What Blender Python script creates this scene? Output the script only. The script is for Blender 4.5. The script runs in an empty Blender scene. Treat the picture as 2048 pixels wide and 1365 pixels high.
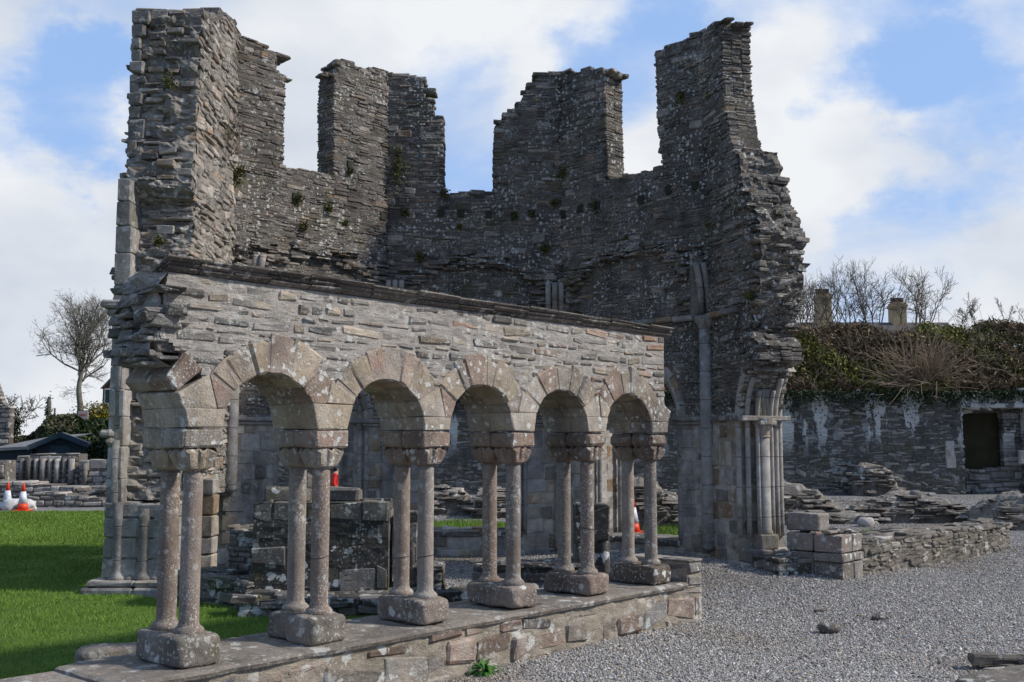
import bpy, math, random
import numpy as np
from mathutils import Vector, Matrix
R = math.radians
random.seed(7); rng = np.random.default_rng(7)
S = bpy.context.scene
COL = S.collection
# ------------------------------------------------------------------ camera
F = 2074.0; PITCH = math.atan(203/F); EYE = 1.87
cam = bpy.data.cameras.new('camera'); camo = bpy.data.objects.new('camera', cam); COL.objects.link(camo)
cam.sensor_width = 36; cam.sensor_fit = 'HORIZONTAL'; cam.lens = F/2048*36
cam.clip_end = 3000; cam.clip_start = .05
camo.location = (0, 0, EYE); camo.rotation_euler = (R(90)+PITCH, 0, 0)
S.camera = camo
S.view_settings.view_transform = 'Standard'; S.view_settings.look = 'None'
S.view_settings.exposure = 0.0; S.view_settings.gamma = 1

def ray(u, v):
    x = (u-1024)/F; z = -(v-682.5)/F
    c, s = math.cos(PITCH), math.sin(PITCH)
    return np.array([x, c - s*z, s + c*z])
def at(u, v, Y):                       # a point on the photo's ray at depth Y
    d = ray(u, v); t = Y/d[1]
    return np.array([0, 0, EYE]) + d*t
def on_z(u, v, z=0.):
    d = ray(u, v); t = (z-EYE)/d[2]
    return np.array([0, 0, EYE]) + d*t

# ------------------------------------------------------------------ sky and sun
SUN_AZ = R(4)      # from +X towards -Y
SUN_EL = R(38)
sd = Vector((math.cos(SUN_EL)*math.cos(SUN_AZ), -math.cos(SUN_EL)*math.sin(SUN_AZ), math.sin(SUN_EL)))
W = bpy.data.worlds.new("World"); S.world = W; W.use_nodes = True
def NT(nt):
    def n(t, **k):
        nd = nt.nodes.new(t)
        for a, b in k.items():
            if a.startswith('i_'):
                key = a[2:]; key = int(key) if key.isdigit() else key.replace('_', ' ')
                nd.inputs[key].default_value = b
            else: setattr(nd, a, b)
        return nd
    return n
def world():
    nt = W.node_tree; nt.nodes.clear(); n = NT(nt); L = nt.links.new
    out = n('ShaderNodeOutputWorld'); bg = n('ShaderNodeBackground'); bg.inputs[1].default_value = .1
    sky = n('ShaderNodeTexSky', sky_type='NISHITA', sun_disc=False, sun_elevation=SUN_EL,
            sun_rotation=math.atan2(sd.x, sd.y))
    sky.air_density = 1.0; sky.dust_density = .6; sky.ozone_density = 2.5
    tc = n('ShaderNodeTexCoord')
    mp = n('ShaderNodeMapping'); mp.inputs['Scale'].default_value = (1, 1, 1.7); L(tc.outputs['Generated'], mp.inputs[0])
    n1 = n('ShaderNodeTexNoise'); n1.inputs['Scale'].default_value = 4.2; n1.inputs['Detail'].default_value = 9; n1.inputs['Roughness'].default_value = .55
    n1.inputs['Distortion'].default_value = .35
    L(mp.outputs[0], n1.inputs['Vector'])
    nd = n('ShaderNodeTexNoise'); nd.inputs['Scale'].default_value = 4.5; nd.inputs['Detail'].default_value = 8; nd.inputs['Roughness'].default_value = .6; L(mp.outputs[0], nd.inputs['Vector'])
    wv = n('ShaderNodeVectorMath', operation='MULTIPLY_ADD'); L(nd.outputs['Color'], wv.inputs[0]); wv.inputs[1].default_value = (.26,)*3; wv.inputs[2].default_value = (-.13,)*3
    wd = n('ShaderNodeVectorMath', operation='ADD'); L(wv.outputs[0], wd.inputs[0]); L(tc.outputs['Generated'], wd.inputs[1])
    wn = n('ShaderNodeVectorMath', operation='NORMALIZE'); L(wd.outputs[0], wn.inputs[0])
    acc = n('ShaderNodeMath', operation='MULTIPLY_ADD'); L(n1.outputs['Fac'], acc.inputs[0]); acc.inputs[1].default_value = 3.2; acc.inputs[2].default_value = -1.45
    cur = acc.outputs[0]
    blobs = [(1024,700,60,.55),(110,440,8,1.0),(20,60,9,.35),(760,40,11,.5),(1640,260,6,.95),(2000,440,6,.8),(1950,20,6,.3),(500,100,7,.3),(1650,460,6,.3),
             (110,255,5.0,-1.35),(225,250,4.,-.9),(350,40,5,-.4),(930,320,6,-.95),(1280,130,4.5,-.9),(1860,300,6.,-1.0),(1760,120,4.,-.8),(1960,150,5,-.45),(1780,560,4.5,-.8),(60,700,6,.35),(1290,300,2.6,.2)]
    for (u, v, r, w) in blobs:
        d = ray(u, v); d = d/np.linalg.norm(d)
        dot = n('ShaderNodeVectorMath', operation='DOT_PRODUCT'); L(wn.outputs[0], dot.inputs[0]); dot.inputs[1].default_value = tuple(d)
        mr = n('ShaderNodeMapRange', interpolation_type='SMOOTHSTEP'); mr.inputs[1].default_value = math.cos(R(r*1.25)); mr.inputs[2].default_value = 1.0
        mr.inputs[3].default_value = 0; mr.inputs[4].default_value = w
        L(dot.outputs['Value'], mr.inputs[0])
        a = n('ShaderNodeMath', operation='ADD'); L(cur, a.inputs[0]); L(mr.outputs[0], a.inputs[1]); cur = a.outputs[0]
    cl = n('ShaderNodeMapRange', interpolation_type='SMOOTHSTEP'); cl.inputs[1].default_value = -.25; cl.inputs[2].default_value = 1.05; L(cur, cl.inputs[0])
    # cloud shade
    n2 = n('ShaderNodeTexNoise'); n2.inputs['Scale'].default_value = 5.0; n2.inputs['Detail'].default_value = 7; L(mp.outputs[0], n2.inputs['Vector'])
    cr = n('ShaderNodeValToRGB'); cr.color_ramp.elements[0].position = .3; cr.color_ramp.elements[0].color = (6.0, 6.6, 7.6, 1)
    cr.color_ramp.elements[1].position = .62; cr.color_ramp.elements[1].color = (8.8, 9.0, 9.3, 1)
    L(n2.outputs['Fac'], cr.inputs[0])
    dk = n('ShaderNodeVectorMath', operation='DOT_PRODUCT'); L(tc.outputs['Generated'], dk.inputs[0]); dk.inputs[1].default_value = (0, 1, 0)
    dr = n('ShaderNodeMapRange'); dr.inputs[1].default_value = -.1; dr.inputs[2].default_value = .75; dr.inputs[3].default_value = .2; dr.inputs[4].default_value = 1.; L(dk.outputs['Value'], dr.inputs[0])  # clouds dimmed away from the view, added to lower the ambient light
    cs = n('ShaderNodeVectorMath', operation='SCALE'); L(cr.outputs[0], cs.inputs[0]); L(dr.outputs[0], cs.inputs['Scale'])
    blue = n('ShaderNodeMix', data_type='RGBA', blend_type='MIX'); blue.inputs[0].default_value = .75
    L(sky.outputs[0], blue.inputs[6]); blue.inputs[7].default_value = (3.9, 6.1, 10.4, 1)
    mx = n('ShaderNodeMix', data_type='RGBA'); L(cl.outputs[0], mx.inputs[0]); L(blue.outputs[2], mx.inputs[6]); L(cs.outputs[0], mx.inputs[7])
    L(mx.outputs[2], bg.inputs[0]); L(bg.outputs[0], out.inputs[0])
world()
sl = bpy.data.lights.new('sun', 'SUN'); sl.energy = 4.2; sl.angle = R(4.0); sl.color = (1, .945, .87)
slo = bpy.data.objects.new('sun', sl); COL.objects.link(slo); slo.rotation_euler = sd.to_track_quat('Z', 'Y').to_euler(); slo.location = (10, 0, 20)

# ------------------------------------------------------------------ materials
def stone_mat(name, ramp, mortar=(.22, .21, .19), lichen=.5, lich_scale=14, stain=.5, bump=.6, moss=.0, lay=6., rough=.92, speck=.3, joints=None, tint_scale=1.3, drip=0.):
    m = bpy.data.materials.new(name); m.use_nodes = True; nt = m.node_tree; n = NT(nt); L = nt.links.new
    b = nt.nodes['Principled BSDF']; b.inputs['Roughness'].default_value = rough
    b.inputs['Specular IOR Level'].default_value = .25
    geo = n('ShaderNodeNewGeometry'); P = geo.outputs['Position']
    at_ = n('ShaderNodeAttribute', attribute_name='Col'); sep = n('ShaderNodeSeparateColor'); L(at_.outputs['Color'], sep.inputs[0])
    cr = n('ShaderNodeValToRGB'); e = cr.color_ramp.elements
    while len(e) < len(ramp): e.new(.5)
    ramp = [(c[0]*1.05, c[1]*.985, c[2]*.94) for c in ramp]; mortar = (mortar[0]*1.04, mortar[1]*.985, mortar[2]*.95)
    for i, c in enumerate(ramp): e[i].position = i/(len(ramp)-1); e[i].color = (*c, 1)
    # hue pick = stone's own number + a little noise inside the stone
    nh = n('ShaderNodeTexNoise'); nh.inputs['Scale'].default_value = tint_scale*3; nh.inputs['Detail'].default_value = 4; L(P, nh.inputs['Vector'])
    ma = n('ShaderNodeMath', operation='MULTIPLY_ADD'); L(nh.outputs['Fac'], ma.inputs[0]); ma.inputs[1].default_value = .7; ma.inputs[2].default_value = -.35
    ad = n('ShaderNodeMath', operation='ADD', use_clamp=True); L(sep.outputs[1], ad.inputs[0]); L(ma.outputs[0], ad.inputs[1]); L(ad.outputs[0], cr.inputs[0])
    def mul(c, f, lo, hi):
        mr = n('ShaderNodeMapRange'); mr.inputs[3].default_value = lo; mr.inputs[4].default_value = hi; L(f, mr.inputs[0])
        v = n('ShaderNodeVectorMath', operation='SCALE'); L(c, v.inputs[0]); L(mr.outputs[0], v.inputs['Scale']); return v.outputs[0]
    def mix(f, a, col):
        x = n('ShaderNodeMix', data_type='RGBA'); L(f, x.inputs[0]); L(a, x.inputs[6])
        if isinstance(col, tuple): x.inputs[7].default_value = (*col, 1)
        else: L(col, x.inputs[7])
        return x.outputs[2]
    c = mul(cr.outputs[0], sep.outputs[0], .55, 1.4)
    c = mix(at_.outputs['Alpha'], n_rgb(nt, mortar), c)
    # layered slate / grain
    mp = n('ShaderNodeMapping'); mp.inputs['Scale'].default_value = (1, 1, lay); L(P, mp.inputs[0])
    ng = n('ShaderNodeTexNoise'); ng.inputs['Scale'].default_value = 7; ng.inputs['Detail'].default_value = 8; ng.inputs['Roughness'].default_value = .68; L(mp.outputs[0], ng.inputs['Vector'])
    c = mul(c, ng.outputs['Fac'], .35, 1.65)
    nf = n('ShaderNodeTexNoise'); nf.inputs['Scale'].default_value = 85; nf.inputs['Detail'].default_value = 3; L(P, nf.inputs['Vector'])
    c = mul(c, nf.outputs['Fac'], .55, 1.45)
    # dark weather staining
    ms = n('ShaderNodeMapping'); ms.inputs['Scale'].default_value = (1.1, 1.1, .45); L(P, ms.inputs[0])
    ns = n('ShaderNodeTexNoise'); ns.inputs['Scale'].default_value = 1.5; ns.inputs['Detail'].default_value = 6; ns.inputs['Roughness'].default_value = .62; L(ms.outputs[0], ns.inputs['Vector'])
    sr = n('ShaderNodeMapRange'); sr.inputs[1].default_value = .46; sr.inputs[2].default_value = .66; sr.inputs[4].default_value = stain; L(ns.outputs['Fac'], sr.inputs[0])
    c = mix(sr.outputs[0], c, (.035, .033, .03))
    # moss
    if moss > 0:
        nm = n('ShaderNodeTexNoise'); nm.inputs['Scale'].default_value = 2.3; nm.inputs['Detail'].default_value = 7; L(P, nm.inputs['Vector'])
        r2 = n('ShaderNodeMapRange'); r2.inputs[1].default_value = .56; r2.inputs[2].default_value = .70; r2.inputs[4].default_value = moss; L(nm.outputs['Fac'], r2.inputs[0])
        c = mix(r2.outputs[0], c, (.09, .085, .02))
    # lichen: round pale patches + fine white specks
    def spots(scale, thr, mscale, mlo, mhi, amt, colr, c):
        nw = n('ShaderNodeTexNoise'); nw.inputs['Scale'].default_value = scale*2; nw.inputs['Detail'].default_value = 3; L(P, nw.inputs['Vector'])
        va = n('ShaderNodeVectorMath', operation='MULTIPLY_ADD'); L(nw.outputs['Color'], va.inputs[0]); va.inputs[1].default_value = (1.15/scale,)*3; L(P, va.inputs[2])
        vo = n('ShaderNodeTexVoronoi'); vo.inputs['Scale'].default_value = scale; L(va.outputs[0], vo.inputs['Vector'])
        sc = n('ShaderNodeSeparateColor'); L(vo.outputs['Color'], sc.inputs[0])
        th = n('ShaderNodeMath', operation='MULTIPLY'); L(sc.outputs[0], th.inputs[0]); th.inputs[1].default_value = thr
        sb = n('ShaderNodeMath', operation='SUBTRACT'); L(th.outputs[0], sb.inputs[0]); L(vo.outputs['Distance'], sb.inputs[1])
        r1 = n('ShaderNodeMapRange'); r1.inputs[1].default_value = 0; r1.inputs[2].default_value = .07; L(sb.outputs[0], r1.inputs[0])
        nk = n('ShaderNodeTexNoise'); nk.inputs['Scale'].default_value = mscale; nk.inputs['Detail'].default_value = 4; L(P, nk.inputs['Vector'])
        r3 = n('ShaderNodeMapRange'); r3.inputs[1].default_value = mlo; r3.inputs[2].default_value = mhi; r3.inputs[4].default_value = amt; L(nk.outputs['Fac'], r3.inputs[0])
        mm = n('ShaderNodeMath', operation='MULTIPLY'); L(r1.outputs[0], mm.inputs[0]); L(r3.outputs[0], mm.inputs[1])
        return mix(mm.outputs[0], c, colr)
    if lichen > 0:
        c = spots(lich_scale, .5, 1.7, .42, .58, lichen, (.60, .60, .56), c)
        c = spots(lich_scale*.45, .34, 1.1, .47, .57, lichen, (.52, .53, .49), c)
    if speck > 0:
        c = spots(lich_scale*3.6, .55, 2.6, .40, .60, speck, (.46, .45, .41), c)
    if drip > 0:
        md = n('ShaderNodeMapping'); md.inputs['Scale'].default_value = (.75, .75, .2); L(P, md.inputs[0])
        nd = n('ShaderNodeTexNoise'); nd.inputs['Scale'].default_value = 1.6; nd.inputs['Detail'].default_value = 7; nd.inputs['Roughness'].default_value = .6; L(md.outputs[0], nd.inputs['Vector'])
        rd = n('ShaderNodeMapRange'); rd.inputs[1].default_value = .53; rd.inputs[2].default_value = .56; rd.inputs[4].default_value = drip; L(nd.outputs['Fac'], rd.inputs[0])
        sz = n('ShaderNodeSeparateXYZ'); L(P, sz.inputs[0])
        rz = n('ShaderNodeMapRange'); rz.inputs[1].default_value = 1.3; rz.inputs[2].default_value = 2.3; L(sz.outputs[2], rz.inputs[0])
        mm = n('ShaderNodeMath', operation='MULTIPLY'); L(rd.outputs[0], mm.inputs[0]); L(rz.outputs[0], mm.inputs[1])
        c = mix(mm.outputs[0], c, (.58, .57, .53))
    hsum = n('ShaderNodeMath', operation='MULTIPLY_ADD'); L(nf.outputs['Fac'], hsum.inputs[0]); hsum.inputs[1].default_value = .25; L(ng.outputs['Fac'], hsum.inputs[2])
    if joints:                         # ashlar joints along world z and across
        hz, hw = joints
        sz = n('ShaderNodeSeparateXYZ'); L(P, sz.inputs[0])
        nz = n('ShaderNodeMath', operation='MULTIPLY_ADD'); L(nh.outputs['Fac'], nz.inputs[0]); nz.inputs[1].default_value = .03; L(sz.outputs[2], nz.inputs[2])
        pp = n('ShaderNodeMath', operation='PINGPONG'); L(nz.outputs[0], pp.inputs[0]); pp.inputs[1].default_value = hz/2
        jr = n('ShaderNodeMapRange'); jr.inputs[1].default_value = .0; jr.inputs[2].default_value = .007; L(pp.outputs[0], jr.inputs[0])
        iv = n('ShaderNodeMapRange'); iv.inputs[3].default_value = .75; iv.inputs[4].default_value = 0; L(jr.outputs[0], iv.inputs[0])
        c = mix(iv.outputs[0], c, (.05, .045, .04))
        h2 = n('ShaderNodeMath', operation='ADD'); L(hsum.outputs[0], h2.inputs[0]); L(jr.outputs[0], h2.inputs[1]); hsum = h2
    L(c, b.inputs['Base Color'])
    bp = n('ShaderNodeBump'); bp.inputs['Strength'].default_value = bump; bp.inputs['Distance'].default_value = .03; L(hsum.outputs[0], bp.inputs['Height']); L(bp.outputs[0], b.inputs['Normal'])
    return m
def n_rgb(nt, c):
    r = nt.nodes.new('ShaderNodeRGB'); r.outputs[0].default_value = (*c, 1); return r.outputs[0]
def simple_mat(name, c, c2=None, scale=8., rough=.8, bump=.2, bs=None, attr=False, spec=.3, stretch=(1, 1, 1)):
    m = bpy.data.materials.new(name); m.use_nodes = True; nt = m.node_tree; n = NT(nt); L = nt.links.new
    b = nt.nodes['Principled BSDF']; b.inputs['Roughness'].default_value = rough; b.inputs['Specular IOR Level'].default_value = spec
    geo = n('ShaderNodeNewGeometry')
    mp = n('ShaderNodeMapping'); mp.inputs['Scale'].default_value = stretch; L(geo.outputs['Position'], mp.inputs[0])
    ns = n('ShaderNodeTexNoise'); ns.inputs['Scale'].default_value = scale; ns.inputs['Detail'].default_value = 6; L(mp.outputs[0], ns.inputs['Vector'])
    mx = n('ShaderNodeMix', data_type='RGBA'); r = n('ShaderNodeMapRange'); r.inputs[1].default_value = .35; r.inputs[2].default_value = .65
    L(ns.outputs['Fac'], r.inputs[0]); L(r.outputs[0], mx.inputs[0]); mx.inputs[6].default_value = (*c, 1); mx.inputs[7].default_value = (*(c2 or tuple(x*.7 for x in c)), 1)
    out = mx.outputs[2]
    if attr:
        a = n('ShaderNodeAttribute', attribute_name='Col')
        m2 = n('ShaderNodeMix', data_type='RGBA', blend_type='MULTIPLY'); m2.inputs[0].default_value = 1
        L(out, m2.inputs[6]); L(a.outputs['Color'], m2.inputs[7]); out = m2.outputs[2]
    L(out, b.inputs['Base Color'])
    if bump:
        n3 = n('ShaderNodeTexNoise'); n3.inputs['Scale'].default_value = bs or scale*6; n3.inputs['Detail'].default_value = 4; L(mp.outputs[0], n3.inputs['Vector'])
        bp = n('ShaderNodeBump'); bp.inputs['Strength'].default_value = bump; bp.inputs['Distance'].default_value = .02; L(n3.outputs['Fac'], bp.inputs['Height']); L(bp.outputs[0], b.inputs['Normal'])
    return m
M = {}
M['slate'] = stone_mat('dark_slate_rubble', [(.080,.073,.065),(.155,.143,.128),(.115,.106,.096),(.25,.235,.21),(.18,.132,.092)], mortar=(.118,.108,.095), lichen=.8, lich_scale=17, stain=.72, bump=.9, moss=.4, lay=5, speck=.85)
M['slate_lit'] = stone_mat('sunlit_slate_rubble', [(.18,.17,.155),(.30,.28,.255),(.23,.215,.195),(.42,.395,.36),(.28,.215,.155)], mortar=(.25,.235,.205), lichen=.6, stain=.45, bump=.9, moss=.25, lay=6, speck=.4)  # lighter copy of slate; sunlight on the left wall put into its colour
M['ashlar'] = stone_mat('grey_ashlar', [(.24,.235,.22),(.33,.32,.30),(.27,.255,.24),(.36,.33,.27),(.25,.17,.10)], mortar=(.36,.34,.30), lichen=.35, lich_scale=9, stain=.6, bump=.6, moss=.35, lay=1.2, speck=.3)
M['shaft'] = stone_mat('dressed_shaft', [(.23,.222,.205),(.31,.30,.28),(.26,.25,.23)], lichen=.3, lich_scale=9, stain=.65, bump=.6, moss=.35, lay=1, speck=.3, joints=(.42, .4))
M['arcade'] = stone_mat('arcade_rubble', [(.135,.138,.135),(.24,.235,.22),(.175,.172,.16),(.34,.30,.24),(.26,.175,.13),(.21,.205,.19)], mortar=(.32,.305,.28), lichen=.6, lich_scale=16, stain=.22, bump=.8, moss=.12, lay=3.5, speck=.55)
M['vous'] = stone_mat('sandstone_voussoirs', [(.30,.25,.205),(.245,.18,.145),(.33,.31,.275),(.34,.29,.215),(.27,.235,.20)], mortar=(.3,.26,.22), lichen=.85, lich_scale=17, stain=.6, bump=.9, moss=.3, lay=1, speck=.7)
M['column'] = stone_mat('speckled_columns', [(.235,.222,.20),(.215,.17,.14),(.26,.25,.23)], lichen=.5, lich_scale=20, stain=.25, bump=.6, moss=.1, lay=.8, speck=.85)
M['base'] = stone_mat('weathered_bases', [(.17,.155,.135),(.19,.145,.12),(.22,.21,.19)], lichen=.9, lich_scale=11, stain=.65, bump=.8, moss=.25, lay=1, speck=.7)
M['ledge'] = stone_mat('ledge_slab', [(.19,.175,.155),(.24,.215,.185)], lichen=.6, lich_scale=7, stain=.4, bump=.7, moss=.1, lay=3, speck=.5)
M['plinth'] = stone_mat('plinth_wall', [(.20,.195,.185),(.27,.24,.20),(.215,.16,.13),(.34,.31,.27),(.16,.16,.165)], mortar=(.29,.26,.21), lichen=.75, lich_scale=9, stain=.25, bump=.9, moss=.2, lay=2, speck=.5)
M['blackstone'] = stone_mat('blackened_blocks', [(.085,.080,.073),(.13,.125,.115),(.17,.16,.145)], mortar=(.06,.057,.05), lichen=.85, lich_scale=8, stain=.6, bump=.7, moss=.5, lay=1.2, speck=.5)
M['retain'] = stone_mat('retaining_rubble', [(.14,.14,.135),(.21,.205,.195),(.27,.26,.24),(.17,.16,.14)], mortar=(.10,.098,.09), lichen=.35, lich_scale=2.5, stain=.55, bump=.9, moss=.45, lay=3, speck=.3, drip=.9, tint_scale=.5)
M['rock'] = stone_mat('rubble_core', [(.14,.128,.112),(.21,.195,.172),(.17,.15,.128),(.31,.29,.26)], mortar=(.16,.145,.12), lichen=.6, lich_scale=6, stain=.65, bump=1., moss=.35, lay=5, speck=.35)
M['roof'] = stone_mat('roof_slates', [(.12,.11,.10),(.17,.155,.14)], lichen=.5, lich_scale=14, stain=.4, bump=.5, moss=.15, lay=4, speck=.5)
M['bg_ruin'] = stone_mat('distant_ruin_stone', [(.22,.21,.195),(.33,.315,.29),(.28,.26,.235)], mortar=(.13,.12,.11), lichen=.5, lich_scale=4, stain=.55, bump=.8, moss=.3, lay=2, speck=.2, tint_scale=.6)

# ------------------------------------------------------------------ mesh builder
class MB:
    def __init__(s): s.v = []; s.f = []; s.c = []; s.n = 0
    def add(s, v, f, col=(.5, .3, .5, 1)):
        v = np.asarray(v, float).reshape(-1, 3)
        s.v.append(v)
        for q in f: s.f.append(tuple(int(i)+s.n for i in q))
        col = np.asarray(col, float)
        if col.ndim == 1: col = np.tile(col, (len(v), 1))
        s.c.append(col); s.n += len(v)
    def build(s, name, mat, parent=None, smooth=False):
        me = bpy.data.meshes.new(name)
        V = np.concatenate(s.v); me.from_pydata(V.tolist(), [], s.f)
        ca = me.color_attributes.new('Col', 'FLOAT_COLOR', 'POINT'); ca.data.foreach_set('color', np.concatenate(s.c).astype(np.float32).ravel())
        if smooth: me.polygons.foreach_set('use_smooth', [True]*len(me.polygons))
        return link(name, me, mat, parent)
def link(name, me, mat, parent=None):
    o = bpy.data.objects.new(name, me); COL.objects.link(o)
    if mat is not None and len(me.materials) == 0: me.materials.append(M[mat] if isinstance(mat, str) else mat)
    if parent: setp(o, parent)
    return o
def wl(o):
    v = Vector(o.location)
    p = o.parent
    return v
def setp(o, parent):
    o.parent = parent
    off = Vector((0, 0, 0)); p = parent
    if p.parent is None: off = Vector(p.location)
    o.matrix_parent_inverse = Matrix.Translation(-off)
def thing(name, label, cat, loc=(0, 0, 0), group=None):
    o = bpy.data.objects.new(name, None); COL.objects.link(o); o.location = tuple(float(x) for x in loc); o.empty_display_size = .2
    return tag(o, label, cat, group)
def tag(o, label=None, cat=None, group=None, kind=None):
    if label: o['label'] = label
    if cat: o['category'] = cat
    if group: o['group'] = group
    if kind: o['kind'] = kind
    return o

BOX = np.array([[x, y, z] for x in (-1, 1) for y in (-1, 1) for z in (-1, 1)], float)   # index = 4x+2y+z
def _chamfer_faces():
    idx = lambda k, a: 3*k+a
    F_ = []
    K = lambda x, y, z: 4*x+2*y+z
    for a in range(3):
        b, c = (a+1) % 3, (a+2) % 3
        for s in (0, 1):
            q = []
            for (sb, sc) in ((0, 0), (1, 0), (1, 1), (0, 1)):
                t = [0, 0, 0]; t[a] = s; t[b] = sb; t[c] = sc; q.append(idx(K(*t), a))
            F_.append(q if s else q[::-1])
    for a in range(3):
        b, c = (a+1) % 3, (a+2) % 3
        for sb in (0, 1):
            for sc in (0, 1):
                t0 = [0, 0, 0]; t0[b] = sb; t0[c] = sc; t1 = list(t0); t1[a] = 1
                k0, k1 = K(*t0), K(*t1)
                q = [idx(k0, b), idx(k1, b), idx(k1, c), idx(k0, c)]
                F_.append(q if (sb ^ sc) else q[::-1])
    for k in range(8):
        x, y, z = (k >> 2) & 1, (k >> 1) & 1, k & 1
        q = [idx(k, 0), idx(k, 1), idx(k, 2)]
        F_.append(q if (x+y+z) % 2 else q[::-1])
    return F_
CF = _chamfer_faces()
class Stones:
    """collects many six-sided stones (8 corners each); chamfered and bumped when built"""
    def __init__(s): s.k = []; s.col = []; s.ch = []; s.mb = MB()
    def hexa(s, corners, col, ch=.012): s.k.append(corners); s.col.append(col); s.ch.append(ch)
    def box(s, c, h, col, ch=.012, jit=0., fr=None):
        p = BOX*np.asarray(h)
        if jit: p = p + rng.uniform(-1, 1, (8, 3))*np.asarray(h)*jit
        p = p + np.asarray(c)
        s.hexa(fr.W(p) if fr else p, col, ch)
    def flush(s):
        if not s.k: return
        P = np.array(s.k); n = len(P); C = np.array(s.ch)[:, None, None]
        V = np.zeros((n, 8, 3, 3))
        D = []
        for a in range(3):
            bit = 4 >> a
            nb = np.array([k ^ bit for k in range(8)])
            d = P[:, nb]-P; l = np.linalg.norm(d, axis=2, keepdims=True)+1e-9
            D.append(d/l*np.minimum(C, l*.33))
        for a in range(3):
            V[:, :, a] = P + sum(D[b] for b in range(3) if b != a)
        V = V.reshape(n, 24, 3)
        V += rng.normal(0, 1, V.shape)*np.minimum(C, .02)*.22
        base = np.arange(n)[:, None]*24
        cols = np.repeat(np.array(s.col, float), 24, axis=0)
        off = s.mb.n
        s.mb.v.append(V.reshape(-1, 3)); s.mb.c.append(cols); s.mb.n += n*24
        for q in CF:
            s.mb.f.extend(map(tuple, (base+np.array(q)[None]+off).tolist()))
        s.k = []; s.col = []; s.ch = []
    def build(s, name, mat, parent=None, smooth=False): s.flush(); return s.mb.build(name, mat, parent, smooth)
class Frame:
    """wall frame: u along, z up, n into the wall"""
    def __init__(s, O, U, N): s.O = np.array([O[0], O[1], 0.]); U = np.array([U[0], U[1], 0.]); s.U = U/np.linalg.norm(U); N = np.array([N[0], N[1], 0.]); s.N = N/np.linalg.norm(N)
    def W(s, p):
        p = np.asarray(p, float).reshape(-1, 3)
        return s.O + p[:, :1]*s.U + p[:, 1:2]*np.array([0, 0, 1.]) + p[:, 2:3]*s.N
    def px(s, u, v, n=0.):             # photo pixel -> (u, z) on the wall's face
        d = ray(u, v); o = np.array([0, 0, EYE]); O = s.O + s.N*n
        t = np.dot(O-o, s.N)/np.dot(d, s.N); p = o + d*t
        return (float(np.dot(p-s.O, s.U)), float(p[2]))
def skw(sk, a, b, n, LIM=(.12, 2.8)): return (sk[0]*n if a < LIM[0] else 0.), (sk[1]*n if b > LIM[1] else 0.)
def rc(a=1.): return (rng.uniform(0, 1), rng.uniform(0, 1), rng.uniform(0, 1), a)
def poly_spans(poly, holes=()):
    def cross(pl, z):
        xs = []
        for i in range(len(pl)):
            (x0, z0), (x1, z1) = pl[i], pl[(i+1) % len(pl)]
            if (z0 <= z < z1) or (z1 <= z < z0): xs.append(x0+(x1-x0)*(z-z0)/(z1-z0))
        xs.sort(); return [(xs[i], xs[i+1]) for i in range(0, len(xs)-1, 2)]
    def f(z):
        sp = cross(poly, z)
        for h in holes:
            hs = h(z) if callable(h) else cross(h, z)
            for (a, b) in hs:
                out = []
                for (c, d) in sp:
                    if b <= c or a >= d: out.append((c, d)); continue
                    if a > c: out.append((c, a))
                    if b < d: out.append((b, d))
                sp = out
        return sp
    return f
def arch_hole(uc, hw, zs, z0=-1., point=1.0, r=None):
    r = r or hw
    def f(z):
        if z < z0: return []
        if z <= zs: return [(uc-hw, uc+hw)]
        if z < zs+r*point:
            w = r*math.sqrt(max(0, 1-((z-zs)/(r*point))**2)); return [(uc-w, uc+w)]
        return []
    return f
def circle_hole(uc, zc, r): 
    def f(z):
        d = r*r-(z-zc)**2
        return [(uc-math.sqrt(d), uc+math.sqrt(d))] if d > 0 and z > zc-.3 else []
    return f
def skin(st, fr, zr, spans, n0, amp=.018, du=.05, dz=.03, fx=4., fz=13., sk=(0., 0.), bias=.0):
    """a lumpy sheet of mortar over a wall face, standing between and partly over the stones"""
    from mathutils import noise as mn
    z0, z1 = zr; nz = int((z1-z0)/dz)+1; V = {}; Vl = []; Fc = []; o = rng.uniform(0, 50)
    def vert(i, j):
        if (i, j) not in V:
            u = i*du; z = z0+j*dz; q = mn.fractal(Vector((u*fx+o, z*fz, 3.1)), 1., 2., 4)
            V[(i, j)] = len(Vl); Vl.append((u+.3*du*math.sin(j*7.1+i), z, n0-bias+amp*q))
        return V[(i, j)]
    for j in range(nz):
        z = z0+(j+.5)*dz
        for a, b in spans(z):
            e0, e1 = skw(sk, a, b, n0); a -= e0; b += e1
            for i in range(int(math.ceil((a+.01)/du)), int(math.floor((b-.01)/du))):
                Fc.append((vert(i, j), vert(i+1, j), vert(i+1, j+1), vert(i, j+1)))
    if Fc:
        st.flush(); c = np.tile(np.array([.5, .3, .5, 0.]), (len(Vl), 1)); c[:, 0] = rng.uniform(.3, .7, len(Vl)); c[:, 3] = 0
        st.mb.add(fr.W(Vl), Fc, c)
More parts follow.
